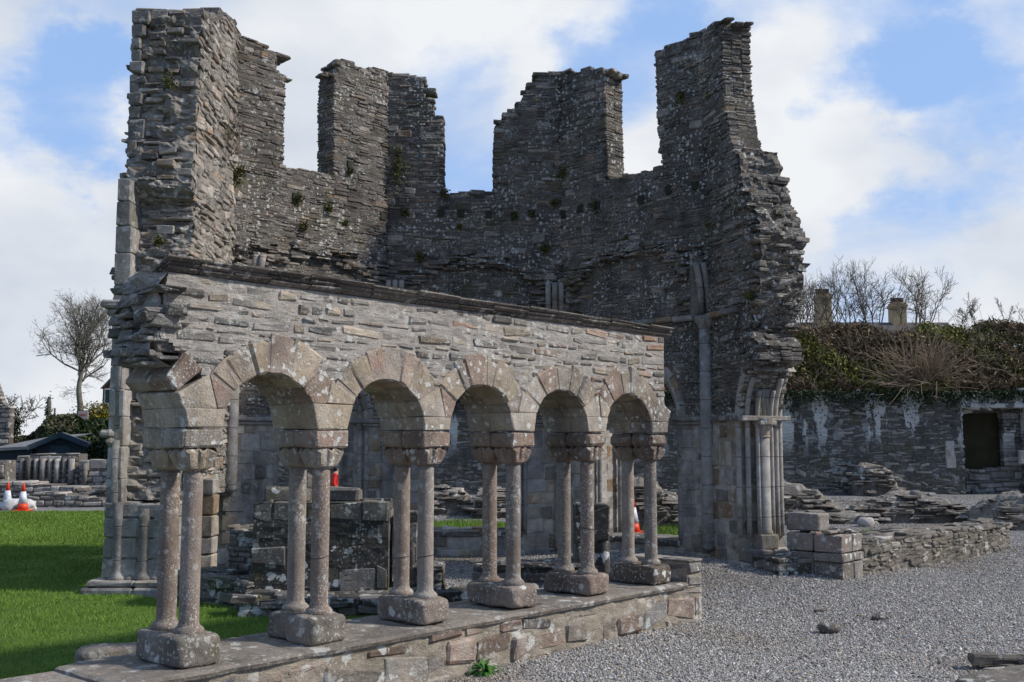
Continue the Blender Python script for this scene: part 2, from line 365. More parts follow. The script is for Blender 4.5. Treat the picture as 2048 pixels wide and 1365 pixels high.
def end_skin(st, fr, prof, n0, n1, amp=.05, off=.03, sign=1):
    from mathutils import noise as mn
    zs = [p[1] for p in prof]; us = [p[0] for p in prof]
    if zs[0] > zs[-1]: zs = zs[::-1]; us = us[::-1]
    nz = int((zs[-1]-zs[0])/.035); nn = max(3, int((n1-n0)/.045)); V = []; Fc = []
    for j in range(nz+1):
        z = zs[0]+(zs[-1]-zs[0])*j/nz; u = np.interp(z, zs, us)
        for i in range(nn+1):
            n_ = n0+(n1-n0)*i/nn; q = mn.fractal(Vector((n_*5+7, z*8, 1.7)), 1., 2., 5)+.5*mn.noise(Vector((n_*2.2, z*1.8, 9.)))
            V.append((u+sign*off+amp*q, z, n_))
    for j in range(nz):
        for i in range(nn):
            a = j*(nn+1)+i; Fc.append((a, a+1, a+nn+2, a+nn+1))
    st.flush(); c = np.tile(np.array([.5, .3, .5, 0.]), (len(V), 1)); c[:, 0] = rng.uniform(.3, .8, len(V)); c[:, 3] = (rng.random(len(V)) < .5)*.6
    st.mb.add(fr.W(V), Fc, c)
def masonry(st, fr, zr, spans, t0, t1, layers=1, hr=(.04, .09), lr=(.12, .4), jn=.012, ej=.02, gap=.006, ch=.008, sk=(0., 0.), wav=.02, inset=.022, core=True, tilt=.15, hue=None, end_out=(0, 0), mort=None):
    if mort: skin(st, fr, zr, spans, t0+mort[0], mort[1], sk=sk)
    z0, z1 = zr; dt = (t1-t0)/layers
    ph = rng.uniform(0, 6.28, 3)
    warp = lambda u, z: wav*(math.sin(u*1.9+ph[0]+z*.7)+.6*math.sin(u*4.3+ph[1]-z*1.3))
    for L_ in range(layers):
        n0 = t0+L_*dt; n1 = n0+dt; nm = .5*(n0+n1)
        z = z0
        while z < z1:
            h = rng.uniform(*hr)*(1.5 if rng.random() < .12 else 1)
            h = min(h, z1-z+.02)
            for (a, b) in spans(z+h*.5):
                e0, e1 = skw(sk, a, b, nm); a -= e0; b += e1
                if b-a < .03: continue
                a2 = a + rng.uniform(-ej, ej) - end_out[0]*abs(rng.normal()); b2 = b + rng.uniform(-ej, ej)+end_out[1]*abs(rng.normal())
                u = a2
                while u < b2-.01:
                    l = rng.uniform(*lr)*(h/np.mean(hr))**.5
                    if b2-(u+l) < lr[0]*.6: l = b2-u
                    um = u+l/2; zm = z+h/2+warp(um, z)
                    dj = rng.normal(0, jn) if L_ == 0 else 0
                    dj = max(-2.6*jn, min(1.3*jn, dj))
                    bj = -rng.normal(0, jn)*.7 if L_ == layers-1 else 0
                    cu = [um, zm, 0]; p = np.empty((8, 3))
                    hh = h/2-gap/2; hl = max(.01, l/2-gap/2); sl = rng.normal(0, tilt)*hh
                    taper = rng.uniform(.55, 1.0, 4)
                    for k in range(8):
                        sx, sz, sn = BOX[k]
                        p[k, 0] = um+sx*hl*(1+rng.uniform(-.08, .04)); 
                        e = taper[(0 if sx < 0 else 2)+(0 if sz < 0 else 1)]
                        p[k, 1] = zm+sz*hh*(.5+.5*e)+sl*sx + (rng.uniform(-.28, .28)*hh)
                        p[k, 2] = (n0+dj+rng.uniform(-.35, .35)*jn) if sn < 0 else (n1-.001+bj)
                    c = rc()
                    if hue is not None: c = (c[0], hue(um, zm), c[2], 1)
                    st.hexa(fr.W(p), c, min(ch, h*.3))
                    u += l
            z += h
    if core:
        dz = .06 if (hr[0] < .12) else .1
        z = z0; mb = st.mb
        st.flush()
        while z < z1-.01:
            zz = min(z+dz, z1-.004)
            for (a, b) in spans((z+zz)/2):
                a += min(inset, .012); b -= min(inset, .012)
                if b-a < .03: continue
                wv = [warp(a, z), warp(b, z)]
                P = []; k0 = sk[0] if a < .14 else 0; k1 = sk[1] if b > 2.78 else 0
                for (n_, s0) in ((t0+inset, 0), (t1-inset, 1)):
                    P += [(a-k0*n_, z, n_), (b+k1*n_, z, n_), (b+k1*n_, zz, n_), (a-k0*n_, zz, n_)]
                mb.add(fr.W(P), [(0, 1, 2, 3), (7, 6, 5, 4), (0, 4, 5, 1), (3, 2, 6, 7), (0, 3, 7, 4), (1, 5, 6, 2)], (rng.uniform(.45, .55), .3, .5, 0))
            z = zz
def tube(mb, pts, rad, seg=10, col=(.5, .3, .5, 1), closed=False):
    pts = [np.array(p, float) for p in pts]; n = len(pts); rad = rad if hasattr(rad, '__len__') else [rad]*n
    V = []; prev = None
    for i, p in enumerate(pts):
        t = pts[min(i+1, n-1)]-pts[max(i-1, 0)]; t = t/(np.linalg.norm(t)+1e-9)
        if prev is None:
            a = np.array([0, 0, 1.]) if abs(t[2]) < .9 else np.array([1., 0, 0]); x = np.cross(t, a)
        else: x = prev-t*np.dot(prev, t)
        x = x/(np.linalg.norm(x)+1e-9); prev = x; y = np.cross(t, x)
        for k in range(seg):
            an = 2*math.pi*k/seg; V.append(p+rad[i]*(x*math.cos(an)+y*math.sin(an)))
    Fc = []
    for i in range(n-1):
        for k in range(seg): Fc.append((i*seg+k, i*seg+(k+1) % seg, (i+1)*seg+(k+1) % seg, (i+1)*seg+k))
    Fc.append(tuple(range(seg))[::-1]); Fc.append(tuple((n-1)*seg+k for k in range(seg)))
    mb.add(V, Fc, col)
def lathe(mb, c, prof, seg=24, col=(.5, .3, .5, 1), nz=0.):
    V = []; 
    for (r, z) in prof:
        for k in range(seg):
            an = 2*math.pi*k/seg; rr = r*(1+rng.normal(0, nz)); V.append((c[0]+rr*math.cos(an), c[1]+rr*math.sin(an), c[2]+z))
    Fc = [(i*seg+k, i*seg+(k+1) % seg, (i+1)*seg+(k+1) % seg, (i+1)*seg+k) for i in range(len(prof)-1) for k in range(seg)]
    Fc += [tuple(range(seg))[::-1], tuple((len(prof)-1)*seg+k for k in range(seg))]
    mb.add(V, Fc, col)
def prism(mb, fr, poly, n0, n1, col=(.5, .3, .5, 1), ch=0.):
    n = len(poly); V = fr.W([(a, b, n0) for a, b in poly]+[(a, b, n1) for a, b in poly])
    mb.add(V, [tuple(range(n)), tuple(range(2*n-1, n-1, -1))]+[(i, i+n, (i+1) % n+n, (i+1) % n) for i in range(n)], col)
def fractal_rock(name, mat, pts, noise=.1, scale=3., sub=4, seed=0, parent=None, flat=1., boxy=3.2):
    """a rounded irregular stone: (centre, half sizes, rotation)"""
    import bmesh
    from mathutils import noise as mn
    bm = bmesh.new()
    (c, h, rz) = pts
    bmesh.ops.create_cube(bm, size=2)
    bmesh.ops.subdivide_edges(bm, edges=bm.edges[:], cuts=sub*2, use_grid_fill=True)
    ca, sa = math.cos(rz), math.sin(rz)
    mh = min(h)
    for v in bm.verts:
        p = v.co.copy(); k = (abs(p.x)**boxy+abs(p.y)**boxy+abs(p.z)**boxy)**(1/boxy)
        q = p/k
        q = Vector((q.x*h[0], q.y*h[1], q.z*h[2]))
        d = mn.fractal(q*scale+Vector((seed*3.7, seed, 0)), 1., 2., 5)*noise*mh + mn.noise(q*scale*.5+Vector((0, seed*2.1, 0)))*noise*mh*1.5
        nn = p.normalized(); q += nn*d
        q.z *= flat
        v.co = Vector((c[0]+q.x*ca-q.y*sa, c[1]+q.x*sa+q.y*ca, c[2]+q.z))
    me = bpy.data.meshes.new(name); bm.to_mesh(me); bm.free()
    col = me.color_attributes.new('Col', 'FLOAT_COLOR', 'POINT'); r = rc(); col.data.foreach_set('color', np.tile(np.array(r, np.float32), len(me.vertices)))
    me.polygons.foreach_set('use_smooth', [True]*len(me.polygons))
    return link(name, me, mat, parent)

def rough_slab(name, mat, fr, u0, u1, n0, n1, z, th, parent, d=.03, amp=.008):
    from mathutils import noise as mn
    nu = int((u1-u0)/d); nn = int((n1-n0)/d); prof = [(0, -th)]+[(0, -th*.5), (0, -.008)]
    cols = nn+1; V = []; Fc = []
    for i in range(nu+1):
        u = u0+(u1-u0)*i/nu
        e = .022*mn.fractal(Vector((u*4, 3.3, 0)), 1, 2, 5)+(.012 if math.sin(u*3.1) > .2 else 0); row = []
        row.append((u, z-th, n0+e+.012)); row.append((u, z-th*.45, n0+e+.006*mn.noise(Vector((u*20, 0, 0)))))
        for j in range(nn+1):
            n_ = n0+e+.004+(n1-n0)*j/nn; q = mn.fractal(Vector((u*5, n_*5, .5)), 1, 2, 5); c = .5*mn.noise(Vector((u*1.1, n_*2, 4)))
            ed = -.010 if j == 0 else 0; jt = -.010 if abs((u+2.) % 1.37) < .025 else 0
            row.append((u, z+ed+amp*(q+c)+jt, n_))
        row.append((u, z-th, n1+e)); V += row
    m = nn+4
    for i in range(nu):
        for j in range(m-1): a = i*m+j; Fc.append((a, a+m, a+m+1, a+1))
    Fc.append(tuple(range(m))); Fc.append(tuple(nu*m+j for j in range(m)))
    mb = MB(); mb.add(fr.W(V), Fc, (.5, .4, .5, 1)); return mb.build(name, mat, parent)
def sstep(a, b, x): t = min(1, max(0, (x-a)/(b-a))); return t*t*(3-2*t)
def gz(x, y):                          # ground height
    d = math.hypot(x-3.0, (y-15.8))
    return .17*(1-sstep(1.0, 3.6, d))


# ================================================================== ARCADE
AU = np.array([.674, .738]); AU = AU/np.linalg.norm(AU)
AN = np.array([-AU[1], AU[0]])                       # into the wall, away from the viewer
P1 = np.array([-2.136, 7.0]); BAY = 1.061; PS = .289
HA, HB = .143, .275
FN0 = PS/2-HB                                         # front face relative to the front column line
AF = Frame(P1 + AN*FN0, AU, AN)                       # u=0 under pair one, n=0 front face of blocks
TW = 2*HB
ZL, ZB, ZN, ZC, ZI = .42, .64, 1.68, 1.80, 1.965      # ledge, base top, neck, block, impost
def arcade():
    root = thing('cloister_arcade', 'freestanding stone cloister arcade of round arches on paired columns, in front of the tall ruin', 'arcade', (P1[0], P1[1], 0))
    cn = [HB-PS/2, HB+PS/2]
    for i in range(6):
        uc = i*BAY; hn = HB
        # base: worn block with two rolls
        import bmesh
        b = fractal_rock('base', 'base', ((0, 0, 0), (HA+.025, HB+.02, (ZB-ZL)/2-.01), 0), noise=.17, scale=5.5, sub=8, seed=i+3, boxy=7.5)
        w = AF.W([(uc, (ZB+ZL)/2-.008, HB)])[0]
        me = b.data; an = math.atan2(AU[1], AU[0]); ca, sa = math.cos(an), math.sin(an)
        for v in me.vertices:
            x, y = v.co.x, v.co.y; v.co.x = x*ca-y*sa+w[0]; v.co.y = x*sa+y*ca+w[1]; v.co.z += w[2]
        setp(b, root)
        raised = 0.
        for j in (1, 0):
            p = AF.W([(uc, 0, cn[j])])[0]; mb = MB()
            c = (rng.uniform(.3, .7), [.95, .5, .15][(i+j) % 3]*rng.uniform(.6, 1), .5, 1)
            r0 = .066
            lathe(mb, (p[0], p[1], 0), [(r0+.034, ZB-.03), (r0+.034, ZB+.004), (r0+.022, ZB+.018), (r0+.006, ZB+.03), (r0, ZB+.05)]+
                  [(r0*(1+rng.normal(0, .004)), ZB+.05+(ZN-ZB-.09)*k/9) for k in range(1, 9)]+[(r0-.001, ZN-.05), (r0, ZN+.02)], 28, c, .004)
            o = mb.build('column', 'column', root, smooth=True)
            if (i, j) in ((1, 0), (2, 0), (2, 1), (4, 0)):
                zc = ZB+(.78, .62, .35, .80)[[(1, 0), (2, 0), (2, 1), (4, 0)].index((i, j))]*(.5+.3*j)
                tb = MB(); tube(tb, [(p[0]+(r0+.001)*math.cos(t), p[1]+(r0+.001)*math.sin(t), zc+.012*math.sin(t+i)) for t in np.linspace(0, 2*math.pi, 25)], .0035, 4)
                tb.build('mortar_joint', simple_dark, o)
        # capital: scalloped twin cone under one impost block
        mb = MB(); hue = [.9, .6, .35, .3, .1, .3][i]*.9
        colr = (.5+.1*rng.normal(), hue, .5, 1)
        for j in (0, 1):
            V = []; seg = 48; rings = 7
            nn0, nn1 = (0, HB) if j == 0 else (HB, TW)
            hc = (nn0+nn1)/2; hh = (nn1-nn0)/2
            for k in range(rings+1):
                t = k/rings
                for s in range(seg):
                    a = 2*math.pi*s/seg
                    fl = abs(math.sin(a*5))
                    rx = 1/max(abs(math.cos(a))/(HA), abs(math.sin(a))/(hh+.0))
                    rx = min(rx, HA*1.22)
                    rb = .070; e = t**.42
                    r = rb+(rx-rb)*e
                    r *= 1-.17*(1-fl)*math.sin(min(1, t*1.05)*math.pi*.62)*1.2
                    z = ZN+(ZC-ZN)*t + (.048*(1-fl)-.006 if k == rings else .0) 
                    V.append((uc+r*math.cos(a)*(.999), z, (hc if t > .5 else hc) *1.0 + (cn[j]-hc)*(1-t)+r*math.sin(a)))
            V = AF.W(V)
            Fc = [(k*seg+s, k*seg+(s+1) % seg, (k+1)*seg+(s+1) % seg, (k+1)*seg+s) for k in range(rings) for s in range(seg)]
            Fc += [tuple(rings*seg+s for s in range(seg))]
            mb.add(V, Fc, colr)
        st = Stones(); st.mb = mb
        bev = .04 if i in (4, 5) else .016
        hs = [(0, HB), (HB, TW)]
        for (a, b2) in hs:
            p = np.array([(uc+x*(HA+.006), ZC+.032 if z < 0 else ZI-.004, a+.002 if nq < 0 else b2-.002) for x, z, nq in BOX])
            p += rng.normal(0, .003, p.shape)
            st.hexa(AF.W(p), (colr[0]*rng.uniform(.8, 1.2), hue*rng.uniform(.5, 1), .5, 1), bev*.8)
        st.build('capital', 'vous', root)
    # springers and voussoirs
    ri, ro = .53-HA+.006, .665
    for i in range(6):
        uc = i*BAY; st = Stones()
        for (na, nb) in ((-.006, TW*.5), (TW*.5, TW+.006)):
            hgt = (.13, .19, .11, .17, .15, .12)[i]
            g = .004
            c1 = rc(); c1 = (rng.uniform(.4, .7), rng.uniform(.4, .75), .5, 1)
            def hx(q, c, ch=.012):   # q: (u,z) x4 : lb, rb, rt, lt
                P = np.empty((8, 3))
                for k in range(8):
                    sx, sz, sn = BOX[k]; a = q[0 if (sx < 0 and sz < 0) else 1 if (sx > 0 and sz < 0) else 2 if sx > 0 else 3]
                    P[k] = (uc+a[0], ZI+a[1], na if sn < 0 else nb)
                P += rng.normal(0, .0025, P.shape); st.hexa(AF.W(P), c, ch)
            k_ = lambda z: -.53+math.sqrt(max(0, ri*ri-z*z))
            hx([(k_(0)+.0, g), (-k_(0), g), (-k_(hgt)-0, hgt), (k_(hgt), hgt)], c1, .007)
            # two upper springer stones to 37 degrees
            A = R(36); xi = -.53+ri*math.cos(A); zi = ri*math.sin(A); zt = zi+ (0+ -xi)*math.tan(A)
            sx_ = (.085, -.07, .09, -.085, .06, -.09)[i]; ca_, cb_ = [(rng.uniform(.4, .7), rng.uniform(0, .9), .5, 1) for _ in (0, 1)]
            g = .0; ca_ = c1 if sx_ > 0 else ca_; cb_ = c1 if sx_ < 0 else cb_
            hx([(k_(hgt+g), hgt+g), (sx_-.002, hgt+g), (-.003+.3*sx_, zt-.3*abs(sx_)), (xi, zi)], ca_, .007)
            hx([(sx_+.002, hgt+g), (-k_(hgt+g), hgt+g), (-xi, zi), (.003+.3*sx_, zt-.3*abs(sx_))], cb_, .007)
        if i == 0:      # the broken springer of the vanished next arch
            for (na, nb) in ((-.006, TW*.5), (TW*.5, TW+.006)):
                a0 = 37
                for a1 in (54,):
                    P = np.empty((8, 3))
                    for k in range(8):
                        sx, sz, sn = BOX[k]; a = R(a0+.5 if sx < 0 else a1-.5); r = ri if sz < 0 else ro-.03
                        P[k] = (uc-BAY/2+r*math.cos(a), ZI+r*math.sin(a), na if sn < 0 else nb)
                    st.hexa(AF.W(P), (rng.uniform(.3, .6), rng.uniform(0, .5), .5, 1), .016); a0 = a1
        st.build('springer', 'vous', root)
    for i in range(5):
        uc = (i+.5)*BAY; st = Stones()
        for (na, nb) in ((-.008, TW*.5), (TW*.5, TW+.008)):
            k_ = 6 if i != 3 else 5
            ang = np.concatenate([[36], np.sort(np.linspace(36, 144, k_+1)[1:-1]+rng.uniform(-5, 5, k_-1)), [144]])
            for a0, a1 in zip(ang[:-1], ang[1:]):
                P = np.empty((8, 3)); rr = ro+rng.uniform(-.06, .03); dn = rng.normal(0, .006)
                for k in range(8):
                    sx, sz, sn = BOX[k]; a = R(a0+.45 if sx < 0 else a1-.45); r = ri+rng.uniform(-.006, .006) if sz < 0 else rr+rng.uniform(-.015, .015)
                    P[k] = (uc+r*math.cos(a)+rng.uniform(-.008, .008), ZI+r*math.sin(a), (na+dn+rng.uniform(-.005, .005)) if sn < 0 else (nb-.001))
                st.hexa(AF.W(P), (rng.uniform(.3, .75), rng.uniform(0, 1), .5, 1), rng.uniform(.012, .024))
        st.flush(); nA = 24; V = []
        for k in range(nA+1):
            a = R(34+112*k/nA); ro2 = ro-.05
            for (r, n_) in ((ri+.008, .002), (ro2, .002), (ro2, TW-.002), (ri+.008, TW-.002)): V.append((uc+r*math.cos(a), ZI+r*math.sin(a), n_))
        st.mb.add(AF.W(V), [(4*k+j, 4*k+(j+1) % 4, 4*k+4+(j+1) % 4, 4*k+4+j) for k in range(nA) for j in range(4)], (.6, .3, .5, 0))
        st.build('arch', 'vous', root)
    # rubble wall above
    EndR = 5*BAY+.115
    ztop = 2.985
    poly = [(-.20, 2.16), (EndR, 1.98), (EndR+.01, ztop), (-.30, ztop), (-.33, 2.80), (-.30, 2.7), (-.38, 2.52), (-.40, 2.42), (-.2, 2.36)]
    holes = [circle_hole((i+.5)*BAY, ZI, ro-.055) for i in range(-1, 5)]
    sp = poly_spans(poly, holes)
    st = Stones()
    skin(st, AF, (1.99, ztop), sp, .0105, .010, .03, .022, 5., 12.)
    masonry(st, AF, (1.99, ztop), sp, 0.004, TW, 2, (.035, .10), (.09, .34), .007, .008, .013, .016, wav=.012, inset=.010, tilt=.12,
            hue=lambda u, z: float(np.clip(rng.uniform(0, .65)+.45*sstep(2.5, 4.8, u+rng.normal(0, .8)), 0, 1)))
    # ragged tail of core stones at the broken left end
    for q in range(60):
        z = rng.uniform(2.38, 2.93); n = rng.uniform(.02, TW-.02); d = .04+.09*(z < 2.75)+.06*(z < 2.5)
        st.box((-.26-rng.uniform(0, d)*.8, z, n), (rng.uniform(.05, .12), rng.uniform(.010, .042), rng.uniform(.04, .12)), (rng.uniform(0, .8), rng.uniform(0, .4), .5, 1), .008, .3, AF)
    end_skin(st, AF, [(-.30, ztop), (-.33, 2.80), (-.30, 2.7), (-.36, 2.52), (-.36, 2.42), (-.2, 2.36)], 0.01, TW-.01, .07, -.03)
    st.build('upper_wall', 'arcade', root)
    # roof: thin slates on a bed, sloping away from the viewer, overhanging the face
    mb = Stones(); u = -.36
    zt = lambda n: ztop+.075-.30*(n+.05)/(TW+.1)
    while u < EndR+.05:
        l = min(rng.uniform(.22, .5), EndR+.05-u)+.01; 
        for lay in range(3):
            o_ = (-.085, -.055, -.03)[lay]+rng.uniform(-.012, .012); th = .014
            P = np.empty((8, 3)); lift = .0165*(2-lay)+rng.uniform(-.003, .003)
            for k in range(8):
                sx, sz, sn = BOX[k]; n_ = (o_+rng.uniform(-.012, .008)) if sn < 0 else TW+.06
                P[k] = (u+.003+(0 if sx < 0 else l-.006)+lay*.02, zt(n_)+lift-.045+(th if sz > 0 else 0), n_)
            mb.hexa(AF.W(P), rc(), .003)
        u += l
    mb.build('roof_slab', 'roof', root)
    bed = MB()
    prism(bed, Frame(AF.O[:2]+0, AN, -AU), [(.03, ztop-.02), (TW-.03, ztop-.33), (TW-.03, ztop-.30+.02), (.03, ztop+.025)], .30, -EndR+.01, (.5, .3, .5, 0))
    bed.build('roof_bed', 'arcade', root)
    # ledge slab and the low wall under it
    rough_slab('ledge', 'ledge', AF, -.62, 5*BAY+.30, -.13, TW+.16, ZL, .05, root)
    st = Stones(); FL = Frame(AF.O[:2], AU, AN)
    skin(st, FL, (-.1, ZL-.06), poly_spans([(-.60, -.3), (5*BAY+.62, -.3), (5*BAY+.62, 1), (-.60, 1)]), -.083, .016, .03, .025, 4, 7)
    masonry(st, FL, (-.12, ZL-.058), poly_spans([(-.60, -.3), (5*BAY+.62, -.3), (5*BAY+.62, 1), (-.60, 1)]), -.09, TW+.13, 2, (.07, .17), (.12, .45), .014, .01, .012, .022, wav=.03, inset=.014, tilt=.22)
    # raised quoin block at the far end
    ez = ZL-.058
    masonry(st, FL, (ez, ez+.27), poly_spans([(5*BAY+.30, 0), (5*BAY+.60, 0), (5*BAY+.56, 2), (5*BAY+.30, 2)]), -.125, TW+.1, 2, (.12, .14), (.2, .4), .008, .006, .006, .018, wav=.0, tilt=.04)
    st.build('plinth_wall', 'plinth', root)
    return root
simple_dark = simple_mat('dark_joint', (.06, .055, .05))
arcade()

# ================================================================== LAVABO RUIN
C1 = (-4.21, 15.5); C2 = (-2.13, 17.6); C3 = (.83, 17.6); C4 = (2.94, 15.5)
def unit(a, b): d = np.array(b)-np.array(a); return d/np.linalg.norm(d)
def outn(u): return np.array([-u[1], u[0]])
F1 = Frame(C1, unit(C1, C2), outn(unit(C1, C2))); F2 = Frame(C2, unit(C2, C3), outn(unit(C2, C3))); F3 = Frame(C3, unit(C3, C4), outn(unit(C3, C4)))
d4 = np.array([.31, -.95]); F4 = Frame(C4, d4, outn(d4/np.linalg.norm(d4)))
C0 = (-4.21, 12.5); F0 = Frame(C0, unit(C0, C1), outn(unit(C0, C1)))
A_ = 2.965
def pxl(fr, pts, n=0.): return [fr.px(u, v, n) for u, v in pts]
ZSP = 2.2
def lavabo():
    root = thing('ruined_lavabo', 'tall roofless octagonal stone ruin with gapped battlement-like walls and arched openings', 'ruin', (0, 15, 0))
    slate = dict(hr=(.028, .07), lr=(.07, .34), jn=.009, ej=.014, gap=.005, ch=.010)
    # ---- face one, two, three
    def face(fr, top, uc, name, T=.72, low=True, zlo=.34, jamb_l=0, mat='slate', sk=(.414, .414)):
        poly = [(0, -.2)]+[(A_, -.2)]+top
        holes = [arch_hole(uc, .86, ZSP, zlo, 1.12)]
        sp = poly_spans(poly, holes); zt = max(p[1] for p in top)
        g = Stones()
        masonry(g, fr, (2.28, 5.9), sp, 0, T, 3, sk=sk, inset=.026, mort=(.003, .022), wav=.035, tilt=.22, **slate)
        masonry(g, fr, (5.9, zt), sp, 0, .46, 2, sk=sk, inset=.026, mort=(.003, .022), wav=.035, tilt=.22, **slate)
        for q in range(46):
            z = rng.uniform(2.5, zt-.15); ss_ = sp(z)
            if not ss_: continue
            a, b = ss_[rng.integers(len(ss_))]
            w_ = rng.uniform(.06, .14); h_ = rng.uniform(.035, .075)
            if b-a < 2.2*w_: continue
            u = (a+w_*.95 if rng.random() < .25 else b-w_*.95 if rng.random() < .3 else rng.uniform(a+w_, b-w_))
            if not [1 for c, d in sp(z+h_) if c <= u-w_*.8 and d >= u+w_*.8]: continue
            g.box((u, z, .02), (w_, h_, .035+rng.uniform(-.006, .006)), (rng.uniform(.4, 1), float(rng.choice([.62, .75, .78, 1.])), .5, 1), .02, .18, fr)
        g.build(name, mat, root)
        g = Stones()
        masonry(g, fr, (-.15, 2.28), sp, 0, T, 2, (.17, .28), (.16, .38), .006, .004, .006, .012, sk=sk, wav=0, inset=.010, tilt=.02)
        g.build('pier_wall', 'ashlar', root)
        # arch mouldings: rolls at three radii
        for (r, n, rad) in ((.80, .10, .042), (.875, .02, .038), (.95, -.015, .036), (.80, T-.1, .04)):
            mb = MB(); pts = []
            for z in np.linspace(.34 if r < .94 else ZSP, ZSP, 6 if r < .94 else 1): pts.append((uc-r, z, n))
            for a in np.linspace(180, 0, 25)[0 if len(pts) < 2 else 1:]: pts.append((uc+r*math.cos(R(a)), ZSP+1.12*r*math.sin(R(a)), n))
            if r < .94:
                for z in np.linspace(ZSP, .34, 6)[1:]: pts.append((uc+r, z, n))
            tube(mb, fr.W(pts), rad, 10, (.5, .4, .5, 1)); mb.build('arch_moulding', 'shaft', root, True)
        # flat ring of arch stones
        g = Stones()
        for a0, a1 in zip(np.linspace(0, 180, 15)[:-1], np.linspace(0, 180, 15)[1:]):
            P = np.empty((8, 3))
            for k in range(8):
                sx, sz, sn = BOX[k]; a = R(a0+.4 if sx > 0 else a1-.4); r = .83 if sz < 0 else 1.0
                P[k] = (uc+r*math.cos(a), ZSP+1.12*r*math.sin(a), -.012 if sn < 0 else T+.01)
            g.hexa(fr.W(P), rc(), .01)
        g.build('arch_ring', 'ashlar', root)
        # impost string
        for (a, b) in ((-.02, uc-.78), (uc+.78, A_+.02)):
            mb = MB()
            tube(mb, fr.W([(a, ZSP+.02, -.03), (b, ZSP+.02, -.03)]), .035, 8); tube(mb, fr.W([(a, ZSP-.04, -.012), (b, ZSP-.04, -.012)]), .028, 8)
            tube(mb, fr.W([(b if a < 0 else a, ZSP+.02, -.03), (b if a < 0 else a, ZSP+.02, T*.7)]), .04, 8)
            mb.build('impost_moulding', 'shaft', root, True)
        # low sill wall inside the opening: coping
        g = Stones(); u = uc-.84
        while u < uc+.82:
            l = rng.uniform(.3, .55); l = min(l, uc+.84-u)
            g.box((u+l/2, .345, T/2), (l/2-.004, .045, T/2+.03), rc(), .015, .06, fr); u += l
        g.build('sill_coping', 'blackstone', root)
    top1 = pxl(F1, [(773, 145), (745, 140), (735, 142), (700, 131), (690, 126), (683, 126), (672, 140), (668, 152), (666, 200), (666, 352), (570, 336), (568, 335), (569, 290), (571, 215), (572, 160), (556, 138), (557, 108), (528, 99), (526, 92), (510, 86), (482, 76), (470, 66), (458, 64)])
    top2 = pxl(F2, [(1122, 146), (1100, 150), (1078, 150), (1066, 170), (1052, 188), (1045, 203), (1030, 216), (1014, 228), (1004, 244), (988, 258), (985, 300), (985, 385), (940, 384), (887, 388), (888, 300), (887, 236), (870, 232), (867, 208), (852, 192), (850, 178), (843, 158), (820, 153), (800, 154), (773, 146)])
    top3 = pxl(F3, [(1425, 60), (1412, 64), (1404, 68), (1382, 72), (1375, 78), (1352, 88), (1335, 95), (1310, 104), (1308, 125), (1312, 190), (1314, 250), (1320, 300), (1324, 336), (1280, 350), (1216, 360), (1214, 300), (1212, 240), (1211, 145), (1190, 141), (1180, 139), (1160, 146), (1140, 146), (1122, 147)])
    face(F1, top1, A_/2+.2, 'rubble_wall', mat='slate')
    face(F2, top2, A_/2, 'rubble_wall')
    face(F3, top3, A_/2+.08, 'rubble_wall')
    # ---- left return with the broken tower end (outer side towards the lawn)
    T0 = .90
    u0 = .5      # F0 starts at depth 12.5; the break is at ~13.0
    top0 = [(A_, 6.95), (2.55, 7.12), (2.3, 7.05), (1.9, 7.2), (1.3, 7.15), (.98, 7.0)]
    # px-driven top
    tz = lambda u, v: EYE+(ray(1024+2074*-4.3/(12.5+u), v)[2]/ray(1024+2074*-4.3/(12.5+u), v)[1])*(12.5+u)
    t0 = [(A_, tz(A_, 66)), (2.7, tz(2.7, 44)), (2.3, tz(2.3, 36)), (1.9, tz(1.9, 33)), (1.62, tz(1.62, 36)), (1.56, tz(1.56, 66)), (1.45, tz(1.45, 60)), (1.4, tz(1.4, 34)), (1.08, tz(1.08, 26))]
    prof = [(1.08, tz(1.08, 32)), (1.05, 6.2), (.98, 5.6), (.86, 5.3), (.92, 5.15), (1.08, 5.0), (1.0, 4.6), (.85, 4.2), (.80, 3.7), (.75, 3.4), (.95, 3.2), (.98, 2.4), (.95, 1.6), (.8, 1.15), (.62, 1.1), (.6, -.2)]
    poly = t0+prof[1:]+[(A_, -.2)]
    hol = arch_hole(2.35, .4, 1.9, .35)
    g = Stones(); s2 = dict(slate); s2['lr'] = (.12, .42); s2['hr'] = (.035, .10); s2['jn'] = .02
    masonry(g, F0, (1.15, 9.), poly_spans(poly), 0, T0, 4, sk=(0, .414), inset=.03, wav=.05, end_out=(.06, 0), tilt=.45, mort=(.01, .03), **s2)
    end_skin(g, F0, prof[:-2], .0, T0-.06, .11, -.05)
    # big ragged slabs sticking from the break
    for q in range(190):
        z = rng.choice([rng.uniform(1.2, 3.1), rng.uniform(3.3, 5.2), rng.uniform(5.1, 6.9)]); n = rng.uniform(.16, T0-.05)
        ue = np.interp(z, [p[1] for p in prof[::-1]], [p[0] for p in prof[::-1]])
        g.box((ue+rng.uniform(0.0, .12), z, n), (rng.uniform(.06, .14), rng.uniform(.010, .045), rng.uniform(.05, .16)), rc(), .01, .35, F0)
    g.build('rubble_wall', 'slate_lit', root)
    # dressed outer corner with two moulding noses and the shafted base
    g = Stones(); z = 1.1
    while z < 5.0:
        h = rng.uniform(.28, .42); w = rng.uniform(.05, .08)
        ue = .60+rng.uniform(-.006, .006)
        g.box((ue+.18, z+h/2, T0-w-.055), (.18, h/2-.002, w+.03), (rng.uniform(.3,.7), rng.uniform(0,.5), .5, 1), .012, .03, F0); z += h
